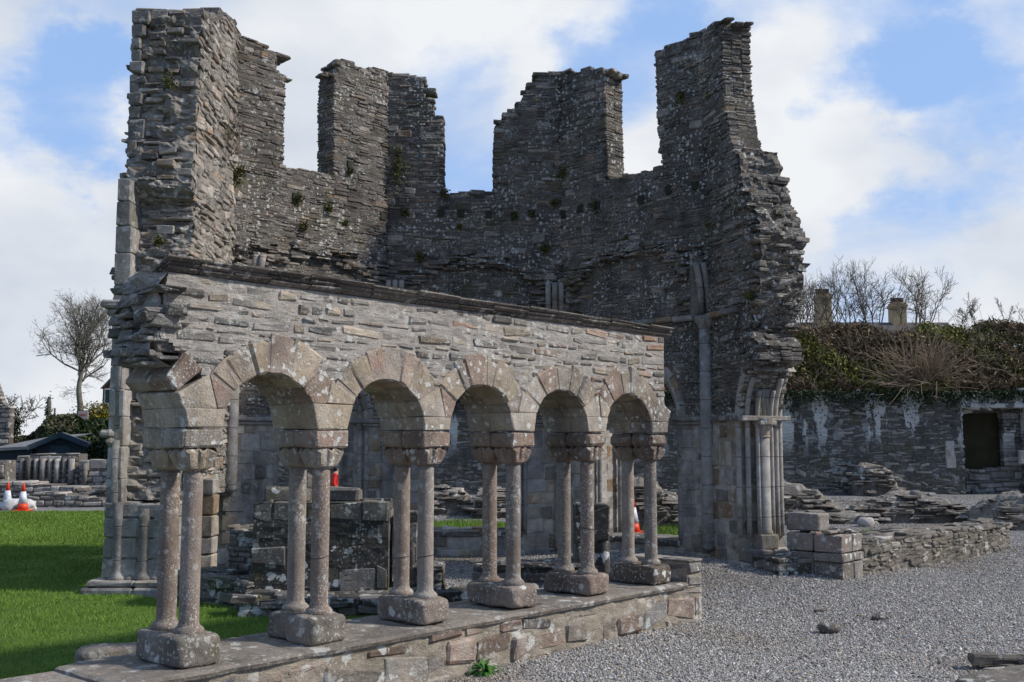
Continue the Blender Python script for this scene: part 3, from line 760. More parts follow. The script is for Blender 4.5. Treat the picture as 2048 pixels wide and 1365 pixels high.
    while z < tz(1.1, 34)-.1:
        h = rng.uniform(.10, .3); w = rng.uniform(.05, .12)
        g.box((1.08, z+h/2, T0-w), (.16+rng.uniform(-.04, .04), h/2-.006, w), (rng.uniform(.1,.4), rng.uniform(0,.5), .5, 1), .02, .12, F0); z += h
    g.build('corner_quoins', 'ashlar', root)
    for (zz, o) in ((3.62, .13), (1.98, .08)):
        cq = (.5, .2, .5, 1); g = Stones(); g.box((.72, zz, T0-.02), (.2, .05, o), cq, .03, .1, F0); g.box((.74, zz-.09, T0-.05), (.17, .045, o*.75), cq, .03, .1, F0); g.build('moulded_capital', 'ashlar', root)
    for k in range(5):
        mb = MB(); n = .06+k*.16; p = F0.W([(.64+.02*(k % 2), 0, n)])[0]
        r = .085 if k % 2 == 0 else .07
        lathe(mb, (p[0], p[1], 0), [(r*1.5, .16), (r*1.5, .2), (r*1.15, .24), (r, .28), (r, .7), (r, 1.12+.06*rng.normal())], 14, rc(), .004); mb.build('shaft', 'shaft', root, True)
    mb = MB(); p = F0.W([(.655, 0, T0-.13)])[0]; lathe(mb, (p[0], p[1], 0), [(.075, .2), (.07, 1.9)], 12); lathe(mb, (p[0], p[1], 0), [(.065, 2.05), (.065, 3.5)], 12); mb.build('shaft', 'shaft', root, True)
    g = Stones()
    for (e, za, zb) in ((.10, -.05, .10), (.05, .10, .18)):
        for (ua, ub, na, nb) in ((.46-e, .8, -.06, .42), (.46-e, .8, .426, T0+.06+e)):
            g.box(((ua+ub)/2, (za+zb)/2, (na+nb)/2), ((ub-ua)/2, (zb-za)/2-.003, (nb-na)/2), rc(), .02, .02, F0)
    for zz, hh_ in ((.30, .12), (.55, .125), (.80, .12), (1.02, .09)):
        g.box((.81, zz, T0*.27), (.225, hh_, T0*.25), (.5, .2, .5, 1), .02, .03, F0); g.box((.81, zz+.01, T0*.74), (.232, hh_, T0*.24), (.6, .3, .5, 1), .02, .03, F0)
    g.build('shaft_base', 'ashlar', root)
    # jamb stubs standing against the inner side of that wall
    g = Stones(); z = .1
    for k in range(5):
        h = rng.uniform(.2, .3); g.box((1.75, z+h/2, -.09), (.13, h/2-.004, .10), rc(), .02, .05, F0); z += h
    g.build('jamb', 'ashlar', root)
    # ---- right return: wall with broken vault end
    T4 = .72
    ang = [R(a) for a in (180, 165, 150, 138, 128, 120)]
    uc4, r4 = 1.62, .80
    arch = [(uc4+r4*math.cos(a), ZSP+1.12*r4*math.sin(a)) for a in ang]
    ex = [(1.42, 3.02), (1.36, 3.2), (1.12, 3.4), (1.24, 3.62), (1.38, 3.85), (1.42, 4.3), (1.45, 4.75), (1.34, 5.0), (1.2, 5.3), (1.02, 5.6), (.86, 6.1), (.72, 6.5), (.62, 7.1), (.58, 7.5), (.60, 8.3)]
    topz = [(.60, F4.px(1464, 30)[1]), (.3, F4.px(1446, 38)[1]), (.15, F4.px(1440, 52)[1]), (0, F4.px(1425, 60)[1])]
    ex[-1] = (.60, topz[0][1]-.05)
    poly4 = [(0, -.2), (.80, -.2), (.80, ZSP-.01)]+arch+ex+topz
    def thick(g, z0, z1, T, lay, **k): masonry(g, F4, (z0, z1), poly_spans(poly4), 0, T, lay, sk=(.33, 0), inset=.03, **k)
    g = Stones(); s4 = dict(slate); s4['jn'] = .014
    thick(g, 2.28, 5.55, T4, 4, end_out=(0, .028), tilt=.3, wav=.04, mort=(.008, .026), **s4)
    end_skin(g, F4, ex[1:-4], .02, T4-.02, .10, -.05, -1)
    thick(g, 5.55, 9, .50, 3, end_out=(0, .012), wav=.03, tilt=.3, mort=(.008, .024), **s4)
    for q in range(170):
        z = rng.uniform(3.3, 5.7); n = rng.uniform(0.02, T4-.02)
        ue = np.interp(z, [p[1] for p in ex], [p[0] for p in ex])
        g.box((ue+rng.uniform(-.10, .02), z, n), (rng.uniform(.06, .12), rng.uniform(.012, .05), rng.uniform(.05, .14)), rc(), .012, .35, F4)
    g.build('rubble_wall', 'slate', root)
    g = Stones(); masonry(g, F4, (-.1, 2.28), poly_spans(poly4), 0, T4, 2, (.2, .3), (.2, .38), .005, .004, .005, .012, sk=(.33, 0), wav=0, inset=.01, tilt=.02)
    g.build('pier_wall', 'ashlar', root)
    # moulded jamb and springing of the lost arch: rolls that rise, then lean over
    prof4 = [(.78, .03, .045), (.86, .13, .038), (.93, .25, .03), (.90, .36, .085), (.93, .47, .03), (.88, .57, .040), (.80, .68, .045)]
    for k, (uu, nn, rad) in enumerate(prof4):
        mb = MB(); rr = uc4-uu
        if rad > .08:      # the big engaged shaft with its capital
            p = F4.W([(uu, 0, nn)])[0]
            lathe(mb, (p[0], p[1], 0), [(rad+.02, .58), (rad+.02, .62), (rad, .66), (rad, 1.95)], 20, (.5, .5, .5, 1), .003); mb.build('shaft', 'shaft', root, True)
            mb = MB(); lathe(mb, (p[0], p[1], 0), [(rad, 1.93), (rad+.015, 1.95), (rad+.005, 1.97), (rad+.01, 2.03), (rad+.045, 2.08), (rad+.05, 2.13), (rad+.075, 2.13), (rad+.075, 2.21)], 20, (.5, .95, .5, 1), .01); mb.build('capital', 'vous', root)
            mb = MB()
            for dn in (-.075, 0, .075): tube(mb, F4.W([(uu+.0, 2.22, nn+dn), (uu+.0, 2.62+.02*dn, nn+dn)]), .05, 10)
            mb.build('arch_moulding', 'shaft', root, True); continue
        pts = [(uu, z, nn) for z in (.55, 1.0, 1.6, ZSP)]
        amax = 132 if k not in (2, 4) else 145
        for a in range(174, amax, -6): pts.append((uc4+rr*math.cos(R(a)), ZSP+1.15*rr*math.sin(R(a)), nn))
        tube(mb, F4.W(pts), rad, 10, (.6, .5, .5, 1)); mb.build('arch_moulding', 'shaft', root, True)
    # soffit blocks behind the rolls
    g = Stones()
    for a0, a1 in ((180, 166), (166, 152), (152, 138), (138, 124)):
        for (na, nb, rin) in ((.05, .3, .80), (.3, .46, .86), (.46, T4+.01, .80)):
            P = np.empty((8, 3))
            for k in range(8):
                sx, sz, sn = BOX[k]; a = R(a0-.3 if sx < 0 else a1+.3); r = (rin if sz < 0 else .98)
                P[k] = (uc4+r*math.cos(a), ZSP+1.15*r*math.sin(a), na if sn < 0 else nb)
            g.hexa(F4.W(P), (rng.uniform(.6, .9), rng.uniform(.4, .7), .5, 1), .012)
    end_skin(g, F4, [(1.22, 2.86), (1.16, 2.95), (1.20, 3.08), (1.30, 3.16), (1.36, 3.24), (1.2, 3.34)], .05, T4, .05, .0, -1)
    g.build('arch_springer', 'ashlar', root)
    g = Stones()
    g.box((.88, ZSP+.01, T4/2), (.12, .035, T4/2+.03), rc(), .012, .03, F4); g.box((.45, ZSP+.02, -.02), (.45, .035, .04), rc(), .012, .02, F4); g.box((.93, ZSP-.055, .36), (.12, .03, .13), rc(), .012, .02, F4)
    g.build('impost_moulding', 'ashlar', root)
    g = Stones()
    g.box((.86, .49, .36), (.16, .10, .14), rc(), .015, .03, F4); g.box((.87, .30, .19), (.2, .09, .19), rc(), .02, .03, F4); g.box((.85, .30, .58), (.18, .09, .17), rc(), .02, .03, F4)
    g.box((.80, .1, .36), (.28, .115, .42), rc(), .03, .03, F4)
    g.build('shaft_base', 'ashlar', root)
    # low wall from the pier to the garth wall end
    g = Stones(); masonry(g, F4, (0, .34), poly_spans([(1.09, -.3), (1.75, -.3), (1.75, 1), (1.09, 1)]), .02, .6, 2, (.12, .2), (.2, .45), .01, .01, .006, .015, wav=.01)
    g.build('low_wall', 'blackstone', root)
    # corner shafts
    for (fr, z0, z1, r) in ((F1, 1.15, 3.3, .10), (F2, .1, 3.7, .10), (F3, .1, 3.7, .10), (F4, .3, 3.66, .10)):
        mb = MB(); q = fr.O[:2]; cin = np.array([-.63, 14.5])-q; cin = cin/np.linalg.norm(cin); p = q+cin*.035
        lathe(mb, (p[0], p[1], 0), [(r*.95, z0), (r, z0+.05), (r, z1)], 16); mb.build('shaft', 'shaft', root, True)
        if fr is F4:
            mb = MB(); lathe(mb, (p[0], p[1], 0), [(r, z1-.1), (r+.02, z1-.06), (r+.05, z1+.0), (r+.07, z1+.03), (r+.07, z1+.1)], 16); mb.build('capital', 'shaft', root, True)
            mb = MB()
            for dd in (-.05, .06):
                tube(mb, [(p[0]+dd, p[1], z1+.1), (p[0]+dd-.02, p[1]-.03, z1+.5), (p[0]+dd-.06, p[1]-.07, z1+.75), (p[0]+dd-.10, p[1]-.10, z1+.9)], .05, 10)
            mb.build('vault_rib', 'shaft', root, True)
            g = Stones(); g.box((p[0]-.1, p[1]+.1, z1+.6), (.1, .1, .5), rc(), .03, .1); g.build('springer', 'ashlar', root)
    # upper shaft fragments
    for (u, v0, v1, Y, k) in ((1116, 628, 566, 17.45, 4), (1116, 600, 566, 17.4, 2), (512, 548, 510, 15.2, 2), (790, 582, 560, 17.35, 3)):
        mb = MB()
        for j in range(k):
            a = at(u+(j-(k-1)/2)*13, v0+4*(j % 2), Y); b = at(u+(j-(k-1)/2)*13+(8 if u < 600 else 0), v1, Y)
            tube(mb, [a, b], .05, 10)
        mb.build('broken_shaft', 'shaft', root, True)
    # string course above the arches on the right faces
    for fr, a, b, z in ((F3, .1, A_, 3.76), (F4, 0, .95, 3.76), (F2, 0, A_, 3.76)):
        g = Stones(); u = a
        while u < b-.03:
            l = min(rng.uniform(.3, .55), b-u); g.box((u+l/2, z+rng.normal(0, .006), -.02), (l/2-.004, .04, .05), rc(), .015, .05, fr); u += l
        g.build('string_course', 'ashlar', root)
    # vault springing scar: a rough ledge of projecting stones
    g = Stones()
    for fr in (F1, F2, F3):
        for q in range(110):
            u = rng.uniform(.0, A_); e = abs(u/A_-.5)*2; z = 4.95-.5*e*e+rng.normal(0, .07)
            g.box((u, z, rng.uniform(-.07, .02)), (rng.uniform(.05, .16), rng.uniform(.012, .035), rng.uniform(.04, .10)), rc(), .008, .3, fr)
        for q in range(60):
            u = rng.choice([rng.uniform(0, .45), rng.uniform(A_-.45, A_)]); z = rng.uniform(3.9, 4.9)
            g.box((u, z, rng.uniform(-.05, .02)), (rng.uniform(.05, .14), rng.uniform(.012, .035), rng.uniform(.03, .09)), rc(), .008, .3, fr)
    g.build('vault_scar', 'slate', root)
    # coping stones on the broken tops
    for fr, tp, T in ((F1, top1, .45), (F2, top2, .45), (F3, top3, .45), (F4, topz, .48), (F0, t0, T0)):
        g = Stones(); big = 1.7 if fr is F0 else 1.
        for (a, b) in zip(tp[:-1], tp[1:]):
            if abs(a[0]-b[0]) < .05: continue
            lo, hi = sorted((a[0], b[0])); u = lo
            while u < hi:
                l = rng.uniform(.10, .3); t = (u+l/2-a[0])/(b[0]-a[0]); z = a[1]+(b[1]-a[1])*min(1, max(0, t))
                for n0 in (.0, T*.35, T*.7):
                    if rng.random() < .8: g.box((u+l/2, z+rng.uniform(-.03, .03), n0+T*.15), (l/2, rng.uniform(.02, .055)*big, T*.17), rc(), .02, .2, fr)
                u += l
        g.build('top_stones', 'slate', root)
    # slivers that stick out of the merlons
    for fr, (u, v) in ((F1, (652, 150)), (F1, (660, 147)), (F2, (860, 200)), (F2, (1050, 182)), (F1, (566, 150))):
        a, z = fr.px(u, v); g = Stones(); g.box((a, z, .12), (.085, .022, .09), rc(), .01, .2, fr); g.build('projecting_slate', 'slate', root)
    # putlog holes: dark blocks on the faces, hole shade put into their colour
    g = Stones()
    holes_ = [(F1, 590, 395), (F1, 700, 330), (F2, 808, 424), (F2, 882, 426), (F2, 922, 427), (F2, 977, 429), (F2, 1029, 432), (F2, 1063, 427), (F3, 1127, 430), (F3, 1161, 418), (F3, 1195, 412), (F3, 1282, 400), (F3, 1337, 380), (F3, 1390, 372), (F1, 766, 434)]
    for fr, u, v in holes_:
        a, z = fr.px(u, v)
        for (du, dz, w, h) in ((-.085, 0, .02, .075), (.085, 0, .02, .075), (0, .085, .12, .022), (0, -.085, .12, .02)):
            pass
        g = Stones(); g.box((a, z, -.0), (.055, .065, .024), (0, 0, .5, 1), .004, .15, fr); g.build('beam_socket_shade', M_socket, root)
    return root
M_socket = simple_mat('painted_socket_shade', (.022, .02, .017), (.03, .035, .015))
lavabo()

# ------------------------------------------------------------------ octagon stubs seen through the arcade
def block_stub(name, label, x0, x1, y0, y1, z1, rot=0., plinth=.12, loc=None, shafts=True, top_extra=None):
    root = thing(name, label, 'ruin', ((x0+x1)/2, (y0+y1)/2, 0))
    c = np.array([(x0+x1)/2, (y0+y1)/2]); U = np.array([math.cos(rot), math.sin(rot)]); N = np.array([-U[1], U[0]])
    fr = Frame(c-U*(x1-x0)/2-N*(y1-y0)/2, U, N); w = x1-x0; T = y1-y0
    g = Stones(); masonry(g, fr, (.2, z1), poly_spans([(0, 0), (w, 0), (w, z1-.0), (0, z1)]), 0, T, 2, (.2, .3), (.2, .45), .012, .012, .003, .012, wav=0., inset=.004, tilt=.04, mort=(.004, .012))
    if top_extra:
        for (u, z, n, a, b, c_) in top_extra: g.box((u, z, n), (a, b, c_), rc(), .03, .15, fr)
    g.build('blocks', 'blackstone', root)
    g = Stones()
    for (e, za, zb) in ((plinth, -.1, .12), (plinth*.5, .12, .21)):
        u = -e
        while u < w+e-.02:
            l = min(rng.uniform(.4, .7), w+e-u); 
            g.box((u+l/2, (za+zb)/2, T/2), (l/2-.004, (zb-za)/2-.003, T/2+e), rc(), .025, .04, fr); u += l
    g.build('plinth', 'blackstone', root)
    if shafts:
        for u in (0.05, w-.05):
            mb = MB(); p = fr.W([(u, 0, .04)])[0]; lathe(mb, (p[0], p[1], 0), [(.06, .2), (.058, .25), (.055, z1*.9)], 10, rc(), .01); mb.build('shaft', 'blackstone', root, True)
    return root
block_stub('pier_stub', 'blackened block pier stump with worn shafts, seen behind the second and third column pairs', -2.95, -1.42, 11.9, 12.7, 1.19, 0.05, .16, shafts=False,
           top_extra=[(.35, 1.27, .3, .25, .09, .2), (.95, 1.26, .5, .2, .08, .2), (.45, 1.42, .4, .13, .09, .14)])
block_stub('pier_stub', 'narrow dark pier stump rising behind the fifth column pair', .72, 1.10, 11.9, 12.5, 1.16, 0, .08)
block_stub('pier_stub', 'narrow mossy pier stump just right of the big blackened stump', -1.36, -1.10, 12.2, 12.7, 1.05, 0, .05)
def low_run(name, label, pts, w, h, mat='blackstone', hr=(.1, .16), lr=(.2, .5), cap=True, zb=-.1):
    root = thing(name, label, 'low wall', (pts[0][0], pts[0][1], 0))
    g = Stones(); g2 = Stones()
    for a, b, ha, hb in zip(pts[:-1], pts[1:], h[:-1], h[1:]):
        U = unit(a, b); L_ = float(np.linalg.norm(np.array(b)-np.array(a))); fr = Frame(a, U, outn(U))
        masonry(g, fr, (zb, max(ha, hb)), poly_spans([(0, zb-.1), (L_, zb-.1), (L_, hb), (0, ha)]), 0, w, 2, hr, lr, .012, .02, .006, .015, wav=.015, tilt=.1)
        if cap:
            u = 0
            while u < L_:
                l = rng.uniform(.12, .4); hz = ha+(hb-ha)*(u+l/2)/L_
                for n in np.arange(.08, w, .17): g2.box((min(u+l/2+rng.uniform(-.1, .1), L_-.08), hz+rng.uniform(-.03, .02), n), (l/2*rng.uniform(.8, 1.1), rng.uniform(.015, .04), .1), rc(), .012, .3, fr)
                u += l
    g.build('wall', mat, root)
    if cap: g2.build('coping', mat, root)
    return root
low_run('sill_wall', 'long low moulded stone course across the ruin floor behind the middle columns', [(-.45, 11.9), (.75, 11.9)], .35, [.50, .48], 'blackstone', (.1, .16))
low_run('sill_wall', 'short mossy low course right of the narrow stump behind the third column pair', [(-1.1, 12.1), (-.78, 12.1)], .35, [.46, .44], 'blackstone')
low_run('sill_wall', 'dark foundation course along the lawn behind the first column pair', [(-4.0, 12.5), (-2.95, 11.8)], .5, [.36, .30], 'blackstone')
low_run('rubble_footing', 'crumbled pale footing of rubble inside the left wall, behind the first pair', [(-4.0, 14.8), (-2.9, 13.6)], .5, [.45, .38], 'rock', (.04, .09), (.1, .3))
low_run('rubble_footing', 'rough dark stones heaped left of the big blackened stump', [(-3.45, 12.75), (-2.75, 12.4)], .45, [.85, .62], 'rock', (.05, .1), (.12, .3))
low_run('rubble_footing', 'dark low footing in the gravel behind the fourth base', [(-.9, 11.0), (.35, 11.5)], .3, [.30, .22], 'blackstone')
low_run('rubble_footing', 'broad broken rubble courses behind the ledge between the first two bases', [(-2.9, 11.2), (-1.3, 11.35)], .6, [.20, .16], 'blackstone')

# ------------------------------------------------------------------ garth wall, its squared end, and the loose block
def garth():
    Pc = np.array([4.30, 13.72])          # nearest corner of the squared end
    fr = Frame(Pc, AU, AN); zo = .08
    root = thing('pedestal', 'squared mossy stone wall end of three block courses, nearest part of the low garth wall', 'pedestal', (Pc[0], Pc[1], 0))
    g = Stones(); w = .78
    cg = lambda: (rng.uniform(.2, .8), rng.uniform(.7, 1), .5, 1)
    for (za, zb, e) in ((-.1, .30, 0.0), (.304, .42, .018), (.424, .66, .0)):
        za += 0; 
        for (ua, ub, na, nb) in ((-e, .34, -e, .40), (-e, .34, .406, w+e), (.346, .62, -e, w+e)):
            g.box(((ua+ub)/2, (za+zb)/2+.0, (na+nb)/2), ((ub-ua)/2-.002, (zb-za)/2-.003, (nb-na)/2-.002), cg(), .014, .035, fr)
    for q in range(26): g.box((rng.uniform(.05, .58), .67+rng.uniform(0, .03), rng.uniform(.05, w-.05)), (rng.uniform(.03, .1), .015, rng.uniform(.03, .08)), rc(), .01, .3, fr)
    g.build('block_courses', 'base', root)
    o = Stones(); o.box((.22, .80, .58), (.15, .115, .24), (.6, .9, .5, 1), .02, .06, fr); b = o.build('loose_block', 'base'); tag(b, 'loose squared grey stone block lying on the squared wall end', 'stone block')
    # the low wall running back to the right
    r2 = thing('garth_wall', 'long low flat-topped rubble wall running right along the gravel from the squared end', 'low wall', (4.9, 14.3, 0))
    g = Stones(); L_ = 6.2
    f2 = Frame(Pc+AU*.62, AU, AN)
    masonry(g, f2, (-.1, .56), poly_spans([(0, -.2), (L_, -.2), (L_, .40), (L_*.5, .46), (0, .54)]), 0, .74, 3, (.04, .13), (.09, .4), .016, .03, .008, .015, wav=.03, tilt=.4, mort=(.012, .03))
    u = 0
    while u < L_:
        l = rng.uniform(.15, .45); z = np.interp(u, [0, L_*.5, L_], [.54, .46, .40])
        for n in np.arange(.09, .74, .17): g.box((u+l/2+rng.uniform(-.1, .1), z+rng.uniform(-.03, .03), n), (l/2, rng.uniform(.015, .04), .1), rc(), .015, .25, f2)
        u += l
    g.build('rubble_courses', 'rock', r2)
garth()
# ================================================================== GROUND
def mesh_np(name, V, Fq, cols=None, mat=None, parent=None, smooth=False):
    """fast mesh from numpy; Fq (m,3) or (m,4)"""
    me = bpy.data.meshes.new(name); k = Fq.shape[1]
    me.vertices.add(len(V)); me.vertices.foreach_set('co', V.astype(np.float32).ravel())
    me.loops.add(Fq.size); me.loops.foreach_set('vertex_index', Fq.astype(np.int32).ravel())
    me.polygons.add(len(Fq)); me.polygons.foreach_set('loop_start', np.arange(0, Fq.size, k, dtype=np.int32))
    if smooth: me.polygons.foreach_set('use_smooth', np.ones(len(Fq), bool))
    me.update(calc_edges=True)
    if cols is not None:
        ca = me.color_attributes.new('Col', 'FLOAT_COLOR', 'POINT'); ca.data.foreach_set('color', cols.astype(np.float32).ravel())
    return link(name, me, mat, parent)
def gzv(x, y):
    d = np.hypot(x-3.0, y-15.8); t = np.clip((d-1)/2.6, 0, 1); s = 1-t*t*(3-2*t)
    return .17*s + .012*np.sin(x*1.3+y*.7)+.008*np.sin(x*2.9-y*2.1)
def ground():
    xs = np.concatenate([[-900, -300, -120, -60], np.linspace(-30, 34, 161), [60, 120, 300, 900]])
    ys = np.concatenate([[-300, -60, -12], np.linspace(-4, 48, 131), [60, 90, 160, 400, 1500]])
    X, Y = np.meshgrid(xs, ys, indexing='ij'); Z = np.where((np.abs(X) < 40) & (Y > -5) & (Y < 50), gzv(X, Y), 0)
    V = np.stack([X, Y, Z], -1).reshape(-1, 3); ny = len(ys)
    i, j = np.meshgrid(np.arange(len(xs)-1), np.arange(ny-1), indexing='ij'); a = (i*ny+j).ravel()
    q = np.stack([a, a+ny, a+ny+1, a+1], 1)
    m = bpy.data.materials.new('gravel_bed'); m.use_nodes = True; nt = m.node_tree; n = NT(nt); L = nt.links.new
    b = nt.nodes['Principled BSDF']; b.inputs['Roughness'].default_value = .9; b.inputs['Specular IOR Level'].default_value = .25
    P = n('ShaderNodeNewGeometry').outputs['Position']
    vo = n('ShaderNodeTexVoronoi'); vo.inputs['Scale'].default_value = 42; L(P, vo.inputs['Vector'])
    sc = n('ShaderNodeSeparateColor'); L(vo.outputs['Color'], sc.inputs[0])
    cr = n('ShaderNodeValToRGB'); e = cr.color_ramp.elements
    for t, c in ((.33, (.26, .25, .245)), (.66, (.34, .33, .315))): x = e.new(t); x.color = (*c, 1)
    e[0].color = (.15, .15, .155, 1); e[-1].color = (.46, .44, .40, 1); L(sc.outputs[0], cr.inputs[0])
    dm = n('ShaderNodeMapRange'); dm.inputs[1].default_value = .15; dm.inputs[2].default_value = .62; dm.inputs[3].default_value = 1.1; dm.inputs[4].default_value = .45; L(vo.outputs['Distance'], dm.inputs[0])
    v = n('ShaderNodeVectorMath', operation='SCALE'); L(cr.outputs[0], v.inputs[0]); L(dm.outputs[0], v.inputs['Scale'])
    nn = n('ShaderNodeTexNoise'); nn.inputs['Scale'].default_value = .6; nn.inputs['Detail'].default_value = 6; L(P, nn.inputs['Vector'])
    r = n('ShaderNodeMapRange'); r.inputs[1].default_value = .52; r.inputs[2].default_value = .68; r.inputs[4].default_value = .55; L(nn.outputs['Fac'], r.inputs[0])
    mx = n('ShaderNodeMix', data_type='RGBA'); L(r.outputs[0], mx.inputs[0]); L(v.outputs[0], mx.inputs[6]); mx.inputs[7].default_value = (.22, .185, .145, 1)
    L(mx.outputs[2], b.inputs['Base Color'])
    bp = n('ShaderNodeBump'); bp.inputs['Distance'].default_value = .015; bp.inputs['Strength'].default_value = 1; bp.invert = True; L(vo.outputs['Distance'], bp.inputs['Height']); L(bp.outputs[0], b.inputs['Normal'])
    o = mesh_np('ground', V, q, mat=m); tag(o, kind='structure')
ground()
def in_poly(x, y, poly):
    ins = np.zeros(len(x), bool)
    for i in range(len(poly)):
        (x0, y0), (x1, y1) = poly[i], poly[(i+1) % len(poly)]
        c = ((y0 <= y) & (y < y1)) | ((y1 <= y) & (y < y0))
        with np.errstate(divide='ignore', invalid='ignore'): xx = x0+(x1-x0)*(y-y0)/(y1-y0)
        ins ^= c & (x < xx)
    return ins
def AFxy(u, n): p = AF.W([(u, 0, n)])[0]; return (float(p[0]), float(p[1]))
b0 = AFxy(-.6, TW+.1); b1 = AFxy(3.1, TW+.1)
LAWN = [(-16, 4.2), (-4.2, 4.2), b0, b1, (-1.3, 11.5), (-2.9, 12.0), (-4.2, 12.6), (-5.2, 13.2), (-5.2, 28.0), (-7, 28.3), (-16, 28.0)]
PATCH1 = [(-2.6, 20.8), (.4, 20.6), (.9, 24.0), (-2.2, 24.4)]
PATCH2 = [(2.6, 20.4), (4.1, 20.2), (4.5, 22.8), (2.9, 23.2)]
PATCH3 = [(5.9, 19.4), (7.2, 18.9), (8.9, 21.9), (7.4, 21.8)]
def lawn():
    m = simple_mat('lawn_soil_green', (.09, .15, .025), (.06, .11, .018), 3., .95, .6, 60, spec=.1)
    for i, pl in enumerate((LAWN, PATCH1, PATCH2, PATCH3)):
        me = bpy.data.meshes.new('lawn'); me.from_pydata([(x, y, gz(x, y)+.026) for x, y in pl], [], [tuple(range(len(pl)))])
        o = link('lawn', me, m); tag(o, kind='structure')
    # blades
    mg = bpy.data.materials.new('grass_blades'); mg.use_nodes = True; nt = mg.node_tree; n = NT(nt); L = nt.links.new
    b = nt.nodes['Principled BSDF']; b.inputs['Roughness'].default_value = .6; b.inputs['Specular IOR Level'].default_value = .2
    a = n('ShaderNodeAttribute', attribute_name='Col'); L(a.outputs['Color'], b.inputs['Base Color'])
    X = []; Y = []; H = []
    def sc(pl, N, ymax_bias, h):
        p = np.array(pl); x0, y0 = p.min(0); x1, y1 = p.max(0)
        y = y0+(y1-y0)*rng.random(N)**ymax_bias; x = rng.uniform(x0, x1, N)
        k = in_poly(x, y, pl) & (x > -.62*y-1.0)
        X.append(x[k]); Y.append(y[k]); H.append(h*rng.uniform(.6, 1.4, k.sum()))
    sc(LAWN, 700000, 1.9, .042); sc(PATCH1, 12000, 1, .09); sc(PATCH2, 8000, 1, .10); sc(PATCH3, 7000, 1, .08)
    x = np.concatenate(X); y = np.concatenate(Y); h = np.concatenate(H); N = len(x)
    dist = y; w = .0028*np.maximum(1, dist/9); h = h*np.maximum(1, dist/14)**.35
    clump = .75+.35*np.sin(x*3.1+np.sin(y*2.3)*1.5)*np.sin(y*2.7+np.sin(x*1.9)); h = h*np.clip(clump, .5, 1.4)
    an = rng.uniform(0, 6.28, N); lx = rng.normal(0, .35, N)*h; ly = rng.normal(0, .35, N)*h
    z = np.full(N, .024)+.17*0
    for_d = np.hypot(x-3, y-15.8); t = np.clip((for_d-1)/2.6, 0, 1); z = z+.17*(1-t*t*(3-2*t))
    V = np.empty((N, 3, 3)); V[:, 0] = np.stack([x-w*np.cos(an), y-w*np.sin(an), z], 1); V[:, 1] = np.stack([x+w*np.cos(an), y+w*np.sin(an), z], 1); V[:, 2] = np.stack([x+lx, y+ly, z+h], 1)
    big = .5+.5*np.sin(x*.9+1.3*np.sin(y*.5))*np.sin(y*.8+x*.3); sm_ = np.sin(x*4.3+2*np.sin(y*3.1))*np.sin(y*5.1+np.sin(x*6.))
    g = rng.uniform(.7, 1.25, N)*(.85+.3*big); yl = (rng.random(N) < .12+.16*np.clip(sm_, 0, 1))
    c = np.stack([.145*g+.08*yl, .25*g+.03*yl, .034*g+.015*yl, np.ones(N)], 1)
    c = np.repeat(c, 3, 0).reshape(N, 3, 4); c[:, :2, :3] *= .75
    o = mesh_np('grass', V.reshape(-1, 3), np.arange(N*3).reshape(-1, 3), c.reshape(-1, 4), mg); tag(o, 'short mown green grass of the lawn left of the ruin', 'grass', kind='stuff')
lawn()
